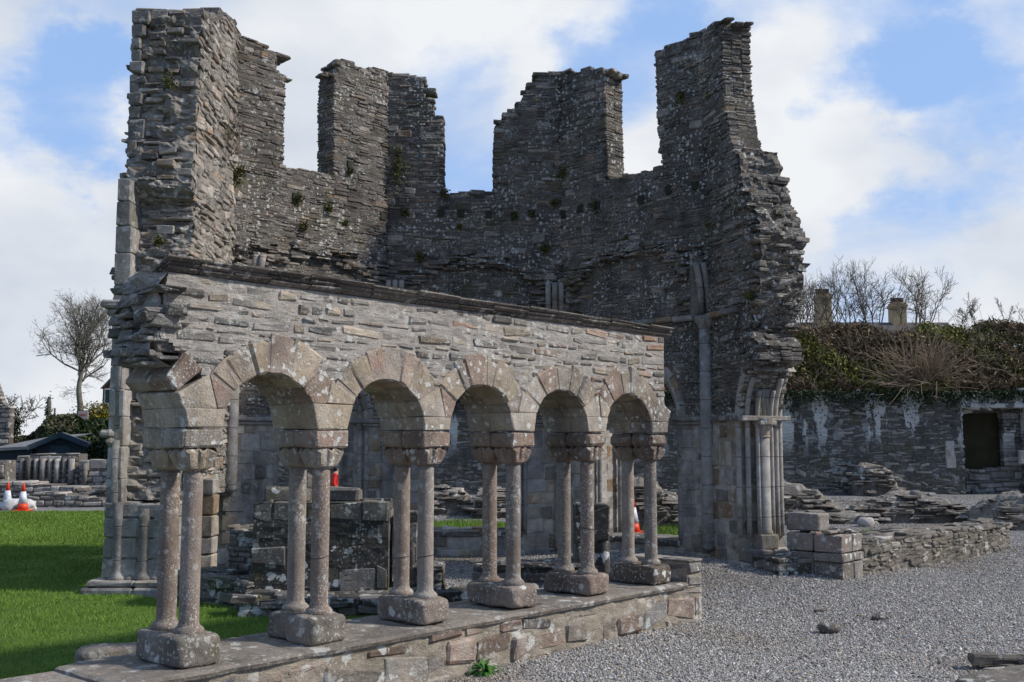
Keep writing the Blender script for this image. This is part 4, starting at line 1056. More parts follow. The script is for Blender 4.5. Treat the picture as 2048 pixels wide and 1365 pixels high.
def gravel():
    m = bpy.data.materials.new('gravel_stones'); m.use_nodes = True; nt = m.node_tree; n = NT(nt); L = nt.links.new
    b = nt.nodes['Principled BSDF']; b.inputs['Roughness'].default_value = .8; b.inputs['Specular IOR Level'].default_value = .3
    a = n('ShaderNodeAttribute', attribute_name='Col'); L(a.outputs['Color'], b.inputs['Base Color'])
    N = 620000
    # sample evenly in the picture, then thin with distance
    v = 980+(1420-980)*rng.random(N)**.8; u = rng.uniform(300, 2120, N)
    dx = (u-1024)/F; dz = -(v-682.5)/F; c_, s_ = math.cos(PITCH), math.sin(PITCH)
    dy = c_-s_*dz; dzz = s_+c_*dz; t = -EYE/dzz; x = dx*t; y = dy*t
    k = (y < 36) & ~in_poly(x, y, LAWN) & ~in_poly(x, y, PATCH1) & ~in_poly(x, y, PATCH2) & ~in_poly(x, y, PATCH3)
    # keep stones on the viewer's side of the ledge front or inside the ruin
    rel = (x-AF.O[0])*AN[0]+(y-AF.O[1])*AN[1]; uu = (x-AF.O[0])*AU[0]+(y-AF.O[1])*AU[1]
    k &= ~((rel > -.10) & (rel < TW+.12) & (uu < 5*BAY+.6))
    x = x[k]; y = y[k]; N = len(x)
    r = rng.uniform(.006, .0145, N)*np.where(y > 14, 1+.03*(y-14), 1)
    r[rng.random(N) < .02] *= 1.6
    z = gzv(x, y)+r*rng.uniform(-.1, .55, N)
    O = np.array([[1, 0, 0], [-1, 0, 0], [0, 1, 0], [0, -1, 0], [0, 0, 1], [0, 0, -1]], float)
    OF = np.array([[0, 2, 4], [2, 1, 4], [1, 3, 4], [3, 0, 4], [2, 0, 5], [1, 2, 5], [3, 1, 5], [0, 3, 5]])
    sc_ = np.stack([rng.uniform(.8, 1.5, N), rng.uniform(.6, 1.1, N), rng.uniform(.35, .8, N)], 1)*r[:, None]
    V = O[None]*sc_[:, None]; V = V+rng.normal(0, .22, V.shape)*r[:, None, None]
    an = rng.uniform(0, 6.28, N); ca, sa = np.cos(an)[:, None], np.sin(an)[:, None]; tl = rng.normal(0, .35, N)[:, None]
    Vx = V[..., 0]*ca-V[..., 1]*sa; Vy = V[..., 0]*sa+V[..., 1]*ca; Vz = V[..., 2]+V[..., 0]*tl
    V = np.stack([Vx+x[:, None], Vy+y[:, None], Vz+z[:, None]], -1).reshape(-1, 3)
    q = (OF[None]+(np.arange(N)*6)[:, None, None]).reshape(-1, 3)
    val = np.clip(rng.lognormal(-1.34, .38, N), .07, .62)
    earth = np.clip(np.sin(x*.9+np.sin(y*.7)*1.2)*np.sin(y*.55+1)+.35*np.sin(x*3.1+y)*np.sin(y*2.3), 0, 1)*.9
    val = val*(1-.28*earth)
    cc = np.stack([val*(1+.08*earth), val*(1-.01-.05*earth), val*(1.0-.20*earth), np.ones(N)], 1)
    br = rng.random(N) < .06; cc[br] *= [1.15, .9, .68, 1]
    bl = rng.random(N) < .25; cc[bl] *= [.93, .97, 1.03, 1]; cc[:, :3] *= [1.13, 1.07, .98]
    o = mesh_np('gravel', V, q, np.repeat(cc, 6, 0), m); tag(o, 'loose grey crushed gravel spread over the ground', 'gravel', kind='stuff')
gravel()

# small things lying on the gravel
o = fractal_rock('stone', 'base', ((*on_z(1658, 1258, .03)[:2], .035), (.118, .085, .052), .1), .25, 9, 3, 5, flat=1, boxy=2.4); tag(o, 'larger rounded brown stone lying alone on the gravel', 'stone')
o = fractal_rock('stone', 'base', ((*on_z(1760, 1236, .03)[:2], .026), (.095, .06, .038), .3), .25, 9, 3, 8, boxy=2.4); tag(o, 'smaller tan stone behind and right of the rounded brown one on the gravel', 'stone')
o = fractal_rock('stone', 'roof', ((*on_z(1640, 1220, .02)[:2], .016), (.085, .03, .014), .35), .3, 9, 3, 9, boxy=3); tag(o, 'thin dark sliver of slate on the gravel behind the rounded brown stone', 'stone')
o = fractal_rock('stone', 'vous', ((*on_z(1722, 1231, .02)[:2], .012), (.035, .025, .014), .1), .3, 9, 3, 10, boxy=3); tag(o, 'tiny reddish stone just left of the tan stone on the gravel', 'stone')
def near_slab():
    c = on_z(2030, 1352, .05)
    root = thing('rubble_footing', 'flat grey lichen-spotted stone slab footing at the bottom right edge of the gravel', 'stone slab', (c[0], c[1], 0))
    o = fractal_rock('slab', 'ledge', ((c[0]+.25, c[1]-.05, .02), (.8, .34, .07), .5), .3, 4, 6, 11, boxy=5); setp(o, root)
    g = Stones()
    for q in range(26): g.box((c[0]+.35+rng.uniform(-.35, .6), c[1]+.42+rng.uniform(-.12, .2), rng.uniform(.0, .07)), (rng.uniform(.03, .13), rng.uniform(.03, .08), rng.uniform(.015, .04)), rc(), .012, .35)
    g.build('rubble', 'rock', root)
near_slab()
o = fractal_rock('stone_slab', 'ledge', ((*on_z(232, 1300, .2)[:2], .16), (.30, .17, .085), .5), .25, 2.5, 4, 21, boxy=4); tag(o, 'low weathered slab lying on the lawn edge left of the ledge', 'stone slab')
def lf():
    root = thing('rubble_footing', 'lowest rough wall footing left of the ledge end at the bottom left corner', 'low wall', (-3.0, 6.6, 0))
    g = Stones(); fr = Frame(AF.W([(-1.35, 0, .25)])[0][:2], AU, AN)
    masonry(g, fr, (-.1, .36), poly_spans([(0, -.3), (.76, -.3), (.76, .5), (0, .42)]), 0, .42, 2, (.06, .12), (.15, .4), .02, .04, .006, .018)
    g.box((.38, .365, .21), (.40, .03, .24), rc(), .015, .08, fr)
    g.build('courses', 'ledge', root)
lf()

# ------------------------------------------------------------------ foliage helpers
def leaf_mat(name, rough=.6):
    m = bpy.data.materials.new(name); m.use_nodes = True; nt = m.node_tree; n = NT(nt); L = nt.links.new
    b = nt.nodes['Principled BSDF']; b.inputs['Roughness'].default_value = rough; b.inputs['Specular IOR Level'].default_value = .2
    a = n('ShaderNodeAttribute', attribute_name='Col'); L(a.outputs['Color'], b.inputs['Base Color'])
    return m
M['leaf'] = leaf_mat('leaves'); M['bark'] = simple_mat('bark', (.13, .115, .09), (.20, .18, .15), 6, .9, .6, stretch=(1, 1, .3)); M['twig'] = simple_mat('twigs', (.13, .105, .08), (.20, .165, .12), 3, .9, 0)
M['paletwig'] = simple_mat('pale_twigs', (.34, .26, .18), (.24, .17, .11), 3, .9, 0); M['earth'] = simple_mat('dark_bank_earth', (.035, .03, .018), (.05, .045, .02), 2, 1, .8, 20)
def leaves(name, C, size, palette, parent=None, mat='leaf', long=1.4, seed=0):
    N = len(C); a = rng.normal(size=(N, 3)); a /= np.linalg.norm(a, axis=1)[:, None]; b = rng.normal(size=(N, 3)); b -= a*(a*b).sum(1)[:, None]; b /= np.linalg.norm(b, axis=1)[:, None]
    s = size*rng.uniform(.6, 1.4, N)[:, None]
    V = np.stack([C-a*s*long*.5, C+b*s*.35, C+a*s*long*.5, C-b*s*.35], 1).reshape(-1, 3)
    pal = np.array(palette); k = rng.integers(0, len(pal), N); c = pal[k]*rng.uniform(.7, 1.3, N)[:, None]
    return mesh_np(name, V, np.arange(N*4).reshape(-1, 4), np.repeat(np.concatenate([c, np.ones((N, 1))], 1), 4, 0), mat, parent)
def sticks(name, segs, mat, parent=None, sides=4):
    """segs: list of (p0, p1, r0, r1)"""
    P0 = np.array([s[0] for s in segs]); P1_ = np.array([s[1] for s in segs]); r0 = np.array([s[2] for s in segs]); r1 = np.array([s[3] for s in segs])
    t = P1_-P0; t /= np.linalg.norm(t, axis=1)[:, None]+1e-9
    a = np.where(np.abs(t[:, 2:3]) < .9, [[0, 0, 1.]], [[1., 0, 0]]); x = np.cross(t, a); x /= np.linalg.norm(x, axis=1)[:, None]; y = np.cross(t, x)
    V = []
    for k in range(sides):
        an = 2*math.pi*k/sides; d = x*math.cos(an)+y*math.sin(an); V.append(P0+d*r0[:, None]); V.append(P1_+d*r1[:, None])
    V = np.stack(V, 1); N = len(segs); q = np.array([[2*k, 2*((k+1) % sides), 2*((k+1) % sides)+1, 2*k+1] for k in range(sides)])
    return mesh_np(name, V.reshape(-1, 3), (q[None]+(np.arange(N)*2*sides)[:, None, None]).reshape(-1, 4), None, mat, parent, True)
def grow(segs, p, d, L_, r, depth, spread=.5, up=.1, nseg=3, wig=.18, kids=(2, 4), shrink=.68, rmin=.004):
    p = np.array(p, float); d = np.array(d, float)
    for i in range(nseg):
        d = d+rng.normal(0, wig, 3)+np.array([0, 0, up]); d /= np.linalg.norm(d)
        q = p+d*L_/nseg; r2 = max(rmin, r*(1-.35*(i+1)/nseg)); segs.append((p, q, max(rmin, r*(1-.35*i/nseg)), r2)); p = q
        if depth > 0 and (i < nseg-1) and rng.random() < .75:
            e = d+rng.normal(0, spread*1.3, 3); e /= np.linalg.norm(e); grow(segs, p, e, L_*shrink*rng.uniform(.6, 1), r2*.55, depth-1, spread, up, nseg, wig, kids, shrink, rmin)
    if depth > 0:
        for k in range(rng.integers(*kids)):
            e = d+rng.normal(0, spread, 3); e /= np.linalg.norm(e); grow(segs, p, e, L_*shrink*rng.uniform(.75, 1.15), r2*.72, depth-1, spread, up, nseg, wig, kids, shrink, rmin)

# weed at the foot of the ledge
def weed():
    q_ = AF.W([(2.5, 0, -.19)])[0]; c = on_z(975, 1312, 0.); c = np.array([q_[0], q_[1], .02]); root = thing('weed_plant', 'bushy green weed growing from the gravel at the foot of the ledge wall', 'plant', (c[0], c[1], 0))
    V = []; Fc = []; cc = []
    for k in range(46):
        an = rng.uniform(0, 6.28); l = rng.uniform(.11, .22); el = rng.uniform(.2, 1.25); p = np.array([c[0], c[1]+.02, .01]); w = rng.uniform(.012, .022)
        side = np.array([-math.sin(an), math.cos(an), 0]); b = len(V); n_ = 7
        for i in range(n_+1):
            t = i/n_; e = el-t*t*.9; q = p+np.array([math.cos(an)*math.cos(e), math.sin(an)*math.cos(e), math.sin(e)])*l*t
            ww = w*math.sin(math.pi*min(1, t*.92+.06))*(1 if i % 2 else .5)
            V += [q-side*ww, q+side*ww]; g = rng.uniform(.7, 1.2); cc += [(.06*g, .17*g, .03*g, 1)]*2
            if i: Fc.append((b+2*i-2, b+2*i-1, b+2*i+1, b+2*i))
    mesh_np('leaves', np.array(V), np.array(Fc), np.array(cc), 'leaf', root)
weed()
# tufts rooted in the ruin's walls
def tufts():
    L_ = [(F2, 795, 330, .30, 'tall'), (F2, 812, 424, .12, 0), (F2, 890, 385, .18, 0), (F1, 594, 395, .2, 0), (F1, 604, 450, .2, 0), (F1, 655, 415, .16, 0), (F1, 690, 445, .1, 0), (F2, 918, 452, .1, 0), (F3, 1128, 340, .22, 0), (F2, 1092, 495, .2, 0),
          (F3, 1190, 410, .14, 0), (F2, 1030, 430, .12, 0), (F2, 1050, 548, .16, 0), (F2, 920, 512, .14, 0), (F3, 1255, 478, .14, 0), (F0, 480, 340, .22, 0), (F0, 468, 355, .25, 0), (F3, 1365, 190, .2, 0), (F3, 1425, 190, .2, 0), (F2, 1110, 404, .18, 0), (F2, 840, 512, .2, 0), (F1, 530, 508, .18, 0), (F0, 338, 160, .2, 0), (F0, 318, 478, .16, 0), (F4, 1515, 455, .16, 0), (F4, 1500, 590, .14, 0), (F1, 697, 342, .14, 0), (F2, 1064, 426, .1, 0)]
    for i, (fr, u, v, s, k) in enumerate(L_):
        if fr is F0 and u < 350: p = at(u, v, 13.25)
        elif fr is F0: p = at(u, v, 15.4)
        elif fr is F4: p = at(u, v, 14.2)
        else: a, z = fr.px(u, v); p = fr.W([(a, z, -.03)])[0]
        n_ = int(700*s*(2 if k else 1)); C = p+rng.normal(0, 1, (n_, 3))*np.array([s*.22, s*.15, s*(.55 if k else .22)])
        C[:, 2] -= np.abs(rng.normal(0, s*.2, n_))
        o = leaves('moss_tuft', C, .035, [(.07, .085, .018), (.10, .10, .02), (.045, .06, .015), (.12, .09, .03)])
        tag(o, 'tall hanging green tuft on the left merlon, highest of the big tufts in the middle' if k else 'small green and brown tuft of moss or fern rooted in the ruin wall', 'moss tuft', 'small tufts rooted in the tall ruin')
tufts()
def wall_shrub():
    root = thing('wall_shrub', 'leafless straggly shrub growing high in the left inner corner of the ruin', 'shrub', at(455, 330, 15.2))
    s = []
    for k in range(9): grow(s, at(455+rng.uniform(-8, 8), 320, 15.2), (rng.uniform(-.6, .6), -.5, rng.uniform(-.2, 1)), .4, .008, 2, .6, .0, 3, .2, rmin=.003)
    sticks('twigs', s, 'twig', root)
    leaves('leaves', at(440, 270, 15.0)+rng.normal(0, .12, (160, 3)), .035, [(.10, .08, .03), (.06, .07, .02)], root)
wall_shrub()

# ================================================================== BACKGROUND RIGHT
RF = Frame((-10, 38), (1, 0), (0, 1))
def retaining():
    root = thing('retaining_wall', 'long dark retaining wall with white lime drips and a recess, below the overgrown bank', 'retaining wall', (8, 38, 0))
    g = Stones(); W_ = 42.
    na, nz = RF.px(1925, 815); nb, _ = RF.px(2052, 815)
    doorL, dz = RF.px(1936, 826); doorR, _ = RF.px(2018, 826); _, dz0 = RF.px(1980, 940)
    top = [(W_, 3.75), (30, 3.55), (24, 3.6), (18, 3.5), (10, 3.6), (0, 3.5)]
    hole = lambda z: [(na, nb)] if z < nz else []
    spw = poly_spans([(0, -.2), (W_, -.2)]+top, [hole]); skin(g, RF, (-.1, 3.8), spw, .0, .05, .10, .05, 1.6, 6.)
    masonry(g, RF, (-.1, 3.8), spw, 0, .6, 1, (.05, .14), (.15, .6), .02, .03, .010, .02, wav=.09, inset=.04, tilt=.5)
    g.build('wall', 'retain', root)
    g = Stones()
    hole2 = lambda z: [(doorL, doorR)] if dz0 < z < dz else []
    masonry(g, RF, (-.1, nz+.1), poly_spans([(na-.3, -.2), (nb+.3, -.2), (nb+.3, 4), (na-.3, 4)], [hole2]), .55, .9, 1, (.10, .2), (.25, .8), .03, .02, .012, .03, wav=.04, inset=.04, tilt=.12)
    g.build('recess_wall', 'retain', root)
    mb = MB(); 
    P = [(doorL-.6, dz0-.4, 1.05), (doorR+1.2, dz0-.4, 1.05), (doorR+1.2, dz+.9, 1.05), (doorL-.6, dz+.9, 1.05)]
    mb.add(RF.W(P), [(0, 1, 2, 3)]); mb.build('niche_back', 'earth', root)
    g = Stones(); g.box(((na+nb)/2, nz+.06, .2), ((nb-na)/2+.25, .09, .3), (.2, .3, .5, 1), .03, .06, RF)
    g.build('lintel', 'retain', root)
    g = Stones()
    for (u, v, w, h) in ((1899, 900, .16, .42), (2044, 915, .14, .3), (1902, 925, .18, .25)):
        a, z = RF.px(u, v); g.box((a, z, .0), (w, h/1.2, .05), (1, .5, .5, 1), .03, .1, RF)
    g.build('pale_quoins', 'ashlar', root)
    # second, nearer side of the yard, closing the left part of the view behind the arches
retaining()
def heap(name, label, pl, zs, mat='rock', cat='rubble', n=90, sz=(.12, .5), hz=(.02, .10), core=True, Yd=(1., 1.), seed=0):
    """a rubble core: slabs heaped into a mound. pl = list of (px u, top px v) at depth Y; zs = (Y, thickness)"""
    Y, T = zs; us = [p[0] for p in pl]; tops = [at(p[0], p[1], Y) for p in pl]
    root = thing(name, label, cat, (np.mean([t[0] for t in tops]), Y+T/2, 0))
    X = np.array([t[0] for t in tops]); Z = np.array([t[2] for t in tops])
    from mathutils import noise as mn
    nx, ny = 60, 24; V = []; 
    for i in range(nx+1):
        x = X[0]+(X[-1]-X[0])*i/nx; zt = np.interp(x, X, Z)
        for j in range(ny+1):
            t = j/ny; e = min(1, (1-abs(2*t-1))*2.6)**.5; ex = min(1, min(i, nx-i)/nx*9)**.6
            y = Y+T*t; z = zt*e*ex; nn = mn.fractal(Vector((x*1.3, y*1.6, z*2+seed)), 1, 2, 5)
            z = max(-.1, z*(1+.18*nn)+.035*nn); z = z + .016*math.sin(z*38+3*nn)*e
            V.append((x+.05*nn, y+.06*nn, z-(.1 if e < .05 else 0)))
    q = [(i*(ny+1)+j, (i+1)*(ny+1)+j, (i+1)*(ny+1)+j+1, i*(ny+1)+j+1) for i in range(nx) for j in range(ny)]
    mb = MB(); mb.add(V, q, (.55, .4, .5, 1)); mb.build('core', mat, root)
    g = Stones()
    for k in range(int(n*.55)):
        t = rng.random(); x = X[0]+(X[-1]-X[0])*t; zt = np.interp(x, X, Z); f = rng.random()**.6; tt = rng.uniform(.03, .6)
        e = min(1, tt*2*2.6)**.5; z = zt*min(e, f+.1)*.96
        y = Y+T*(tt if f > .8 else .5*(f**2)*.38+.02)
        g.box((x, y, z), (rng.uniform(*sz)*.5, rng.uniform(*sz)*.4, rng.uniform(*hz)*.5), (rng.uniform(.1, 1), rng.random(), .5, 1), .012, .35)
    g.build('stones', mat, root)
    return root
heap('rubble_core', 'grey rubble outcrop right of the tall pier, sloping down to the right', [(1520, 985), (1560, 976), (1600, 972), (1645, 982), (1655, 1000), (1700, 1020), (1730, 1030)], (24.2, 2.2), n=130, seed=1)
heap('rubble_core', 'long low layered rubble outcrop in the gravel, rightmost and widest', [(1670, 1020), (1700, 1014), (1760, 1004), (1800, 996), (1850, 993), (1900, 998), (1925, 1012), (1940, 1030)], (24.4, 2.0), n=150, seed=2)
heap('rubble_core', 'low strip of broken rubble running between the two right outcrops', [(1560, 1018), (1620, 1020), (1700, 1027), (1760, 1032)], (24.0, .9), n=50, seed=5)
heap('rubble_core', 'rubble outcrop seen between the last columns and the tall pier', [(1215, 985), (1250, 968), (1290, 966), (1330, 980), (1350, 995), (1380, 1010)], (22.5, 2.4), n=140, seed=3)
heap('rubble_core', 'pale rubble outcrop seen behind the third column pair', [(850, 985), (880, 974), (910, 980), (925, 995), (945, 1012)], (27, 2.0), n=90, seed=4)
heap('rubble_core', 'dark rubble outcrop seen behind the fourth column pair', [(940, 1000), (955, 984), (990, 980), (1030, 985), (1060, 990)], (26, 2.2), n=90, seed=6)
heap('rubble_core', 'dark rubble mass at the right edge beyond the garth wall', [(2008, 1030), (2030, 1012), (2060, 1000), (2120, 985)], (22.5, 2.2), n=80, seed=7)
heap('rubble_buttress', 'dark crumbling stump of masonry against the retaining wall', [(1715, 945), (1730, 935), (1760, 932), (1790, 945), (1810, 985)], (36.8, 1.2), n=70, sz=(.2, .6), seed=8)
for (u, v, s, lb) in ((1730, 1045, .26, 'pale triangular stone lying before the long rubble outcrop'), (1787, 985, .25, 'pale stone lying at the foot of the dark masonry stump'), (1830, 988, .22, 'left pale stone perched on top of the widest rubble outcrop'), (1862, 990, .2, 'right pale stone perched on top of the widest rubble outcrop')):
    Y = 23.4 if v > 1000 else (35.5 if u == 1787 else 25.2)
    p = at(u, v, Y); o = fractal_rock('stone', 'ashlar', ((p[0], p[1], p[2]-.02), (s*.7, s*.5, s*.45), .4), .5, 4, 3, int(u), boxy=2.2); tag(o, lb, 'stone')

def bank():
    # earth bank behind the wall
    xs = np.linspace(-14, 60, 60); ys = np.array([38.6, 39.0, 39.8, 41, 42.6, 44.5, 60, 120]); zz = np.array([3.3, 4.0, 4.9, 5.6, 5.9, 5.6, 5.0, 5.0])
    X, Y = np.meshgrid(xs, ys, indexing='ij'); Z = np.tile(zz, (60, 1))+.15*np.sin(X*.8)+.1*np.sin(X*2.1+Y)
    ny = len(ys); V = np.stack([X, Y, Z], -1).reshape(-1, 3); i, j = np.meshgrid(np.arange(59), np.arange(ny-1), indexing='ij'); a = (i*ny+j).ravel()
    o = mesh_np('bank', V, np.stack([a, a+ny, a+ny+1, a+1], 1), mat='earth', smooth=True); tag(o, kind='structure')
    N = 190000; x = rng.uniform(-12, 34, N); t = rng.random(N)
    y = 38.3+4.3*t; base = np.interp(y, ys, zz); from_top = 6.25+.12*np.sin(x*.7)+.2*np.sin(x*1.9+1)+.12*np.sin(x*5)+.3*np.interp(x, [8, 14, 17, 22], [0, 0, .1, .5])+.25*np.sin(x*2.7+np.sin(x*6))*(rng.random(N)<.5)
    bulge = .35*np.sin(x*1.3)*np.sin(t*5)+.2*np.sin(x*3.7+t*7)
    z = base+.15+rng.random(N)*.75+bulge*.4+.25*t; z = np.minimum(z, from_top+rng.normal(0, .1, N)); y = y-.3*np.maximum(0, bulge)
    hang = rng.random(N) < .09; z[hang] = 3.75-np.abs(rng.normal(0, 1, hang.sum()))*(.14+.22*np.abs(np.sin(x[hang]*.9+np.sin(x[hang]*2.3)))); y[hang] = 37.85+rng.uniform(-.15, .15, hang.sum())
    C = np.stack([x, y, z], 1)
    # colour families in clumps
    w = np.sin(x*1.1+2*np.sin(z*1.3))+np.sin(x*.47+z*1.7+1)+.6*np.sin(x*3.1+z*4)
    kind = np.where(hang, 2, np.where(w > .9, 0, np.where(w < -.1, 1, 3)))
    pals = {0: [(.17, .16, .028), (.12, .13, .026), (.21, .18, .045)], 1: [(.15, .095, .05), (.11, .075, .04), (.19, .135, .07)], 2: [(.02, .04, .013), (.03, .055, .017), (.015, .025, .01)], 3: [(.11, .11, .025), (.075, .08, .022), (.17, .14, .04), (.17, .115, .055)]}
    mb_v = []; 
    root = thing('bank_hedge', 'dense overgrown brown and green hedge covering the bank above the retaining wall', 'hedge', (8, 40, 3.6))
    for k, nm in ((0, 'yellow_foliage'), (1, 'brown_foliage'), (2, 'ivy'), (3, 'green_foliage')):
        leaves(nm, C[kind == k], .075 if k == 2 else .10 if k != 1 else .085, pals[k], root, long=1.6 if k != 1 else 3.2)
    s = []
    for k in range(1500):
        x = rng.uniform(-10, 32); t = rng.random(); y = 38.3+4*t; z = np.interp(y, ys, zz)+.2
        grow(s, (x, y-.1, z), (rng.normal(0, .5), -.35, rng.uniform(.2, 1)), rng.uniform(.5, 1.0), .012, 1, .6, -.02, 3, .2, rmin=.006)
    sticks('twigs', s, 'twig', root, 3)
bank()
def bare_shrub(u, vbase, vtop, Y, width, label, n=9, mat='twig', lean=0., thick=.024, depth=3, spread=.42):
    p = at(u, vbase, Y); H = at(u, vtop, Y)[2]-p[2]; root = thing('bare_shrub', label, 'shrub', p, 'leafless shrubs on the bank')
    s = []
    for k in range(n):
        q = p+np.array([rng.uniform(-.5, .5)*width, rng.uniform(-.4, .4), 0]); grow(s, q, (rng.normal(lean, .22), rng.normal(0, .15), 1), H*rng.uniform(.26, .52), thick, depth, spread, .08, 4, .17, (2, 4), .62, .005)
    sticks('branches', s, mat, root, 4); return root
bare_shrub(1640, 655, 500, 43.5, 1.6, 'tallest leafless shrub on the bank, beside the broken right tower', 12)
bare_shrub(1700, 655, 530, 43.5, 1.6, 'leafless shrub on the bank between the two chimneys', 10)
bare_shrub(1752, 650, 510, 43, 1.0, 'thin upright leafless shrub just left of the right chimney', 6)
bare_shrub(1840, 650, 530, 43, 1.8, 'leafless shrub with upright stems just right of the right chimney', 12)
bare_shrub(1985, 645, 590, 44, 3.0, 'low wispy leafless shrub at the far right of the bank', 10, thick=.018)
bare_shrub(1600, 640, 560, 46, 1.0, 'leafless shrub partly hidden by the broken right tower', 6)
def fan_shrub():
    p = at(1840, 770, 38.6); root = thing('fanning_shrub', 'leafless shrub fanning pale branches outward over the retaining wall', 'shrub', p)
    s = []
    for k in range(130):
        a = rng.uniform(R(20), R(185)) if rng.random() < .85 else rng.uniform(R(200), R(290)); sp = rng.uniform(.8, 1.25)
        d = (math.cos(a), -.45+rng.normal(0, .2), math.sin(a)); q = p+np.array([rng.normal(0, .35), rng.normal(0, .2), rng.normal(0, .15)])
        grow(s, q, d, sp*(1.15 if a < 3.2 else .5), .02, 1, .30, -.02, 4, .10, (1, 3), .8, .006)
    sticks('branches', s, 'paletwig', root, 4)
fan_shrub()
M['plaster'] = simple_mat('grey_plaster', (.33, .32, .30), None, 2, .9, .2); M['chim'] = simple_mat('yellow_brick_chimney', (.50, .36, .19), (.38, .28, .16), 6, .9, .3); M['slateroof'] = simple_mat('roof_tiles', (.10, .09, .09), None, 5, .8, .4); M['clay'] = simple_mat('dark_clay_pots', (.09, .06, .05))
def house(u, vtop, Y, label, w=7):
    c = at(u, vtop, Y); zr = at(u, 648, Y)[2]; x0 = c[0]-w/2; root = thing('house', label, 'house', (c[0], Y, 5))
    fr = Frame((x0, Y-3.5), (1, 0), (0, 1))
    g = Stones(); g.box((w/2, (zr-2.2+4.5)/2, 3.5), (w/2, (zr-2.2-4.5)/2, 3.5), rc(), .02, 0, fr); g.build('wall', 'plaster', root)
    mb = MB(); prism(mb, Frame((x0-.3, Y-3.9), (0, 1), (1, 0)), [(0, zr-2.3), (3.9, zr-.1), (7.8, zr-2.3), (7.8, zr-2.15), (3.9, zr+.1), (0, zr-2.15)], 0, w+.6); mb.build('roof', 'slateroof', root)
    g = Stones(); cw = 28/F*Y; g.box((c[0], Y, (c[2]+zr-.4)/2), (cw/2*1.0, .5, (c[2]-zr+.4)/2), rc(), .02, .01); g.box((c[0], Y, c[2]-.25), (cw/2*1.12, .6, .10), rc(), .02, .01); ch = g.build('chimney', 'chim', root)
    for k in range(4):
        mb = MB(); lathe(mb, (c[0]+(k-1.5)*cw*.23, Y, c[2]), [(.14, -.05), (.13, .3), (.16, .3), (.16, .4)], 12); mb.build('chimney_pot', 'clay', ch)
    for k in (-1, 1):
        g = Stones(); g.box((c[0]+k*2.4, Y-3.5, zr-3.6), (.5, .04, .7), rc(), .01); g.build('window', 'glass', root)
M['glass'] = simple_mat('dark_window_glass', (.03, .035, .04), None, 2, .15, 0)
house(1645, 590, 72, 'house behind the bank with the larger yellow chimney, left of the other'); house(1794, 607, 78, 'house behind the bank with the smaller yellow chimney, right of the other')

# ================================================================== BACKGROUND LEFT
def hill():
    xs = np.linspace(-75, -8, 60); ys = np.linspace(42, 130, 50); X, Y = np.meshgrid(xs, ys, indexing='ij')
    t = np.clip((Y-48)/14, 0, 1); ex = np.clip((1024+2074*X/Y-62)/45, 0, 1); Z = -.3+t*t*(3-2*t)*3.6*(.22+.78*ex*ex*(3-2*ex))+.02*np.maximum(0, Y-62)+.1*np.sin(X*.7)
    ny = len(ys); a = (np.arange(59)[:, None]*ny+np.arange(ny-1)[None]).ravel()
    o = mesh_np('hill', np.stack([X, Y, Z], -1).reshape(-1, 3), np.stack([a, a+ny, a+ny+1, a+1], 1), mat=simple_mat('hill_grass', (.09, .16, .03), (.06, .11, .025), .8, .95, .3, spec=.1), smooth=True); tag(o, kind='structure')
    # hedge-covered slope in front of the hill
    N = 42000; u = rng.uniform(-30, 245, N); vt = np.interp(u, [-30, 60, 85, 95, 150, 165, 225, 245], [880, 872, 850, 832, 828, 840, 839, 839])
    v = vt+(935-vt)*rng.random(N)**.8; Y = 50+rng.uniform(-1, 1, N)-4*(v-vt)/80
    P = np.array([at(a_, b_, c_) for a_, b_, c_ in zip(u[:N], v, Y)]) 
    brown = (u < 88) | ((u < 150) & (v < 862))
    root = thing('hillside_hedge', 'tall dark green hedge on the slope behind the dark garden shed', 'hedge', (-22, 48, 0))
    leaves('foliage', P[~brown], .16, [(.022, .04, .012), (.035, .055, .016), (.015, .025, .01), (.05, .06, .02)], root)
    r2 = thing('scrub', 'brownish scrub sloping down left of the tall hedge under the bare tree', 'scrub', (-26, 48, 0))
    leaves('foliage', P[brown], .16, [(.08, .075, .035), (.05, .055, .02), (.10, .085, .05), (.04, .05, .02)], r2)
    mb = MB(); pts = [at(-40, 935, 51.5), at(250, 935, 51.5), at(250, 850, 53.5), at(155, 850, 53.5), at(88, 862, 53.5), at(60, 885, 53.5), at(-40, 888, 53.5)]
    mb.add(pts, [tuple(range(7))]); mb.build('inner_mass', 'earth', root)
    c = at(195, 830, 60); o = leaves('gorse_bush', c+rng.normal(0, 1, (2500, 3))*np.array([.55, .5, .28]), .10, [(.30, .22, .015), (.07, .08, .02), (.05, .06, .02)]); tag(o, 'yellow flowering gorse bush beside the red house', 'bush')
    c = at(25, 838, 55); s = []
    for k in range(5): grow(s, at(28, 866, 55), (rng.normal(0, .4), 0, 1), 1.0, .03, 3, .45, .05, 3, .15, rmin=.012)
    r3 = thing('small_tree', 'small leafless tree beside the ruined pillar at the left edge', 'tree', at(28, 870, 55)); sticks('branches', s, 'bark', r3)
    leaves('ivy', at(26, 852, 55)+rng.normal(0, 1, (900, 3))*np.array([.2, .2, .45]), .13, [(.03, .045, .015)], r3)
hill()
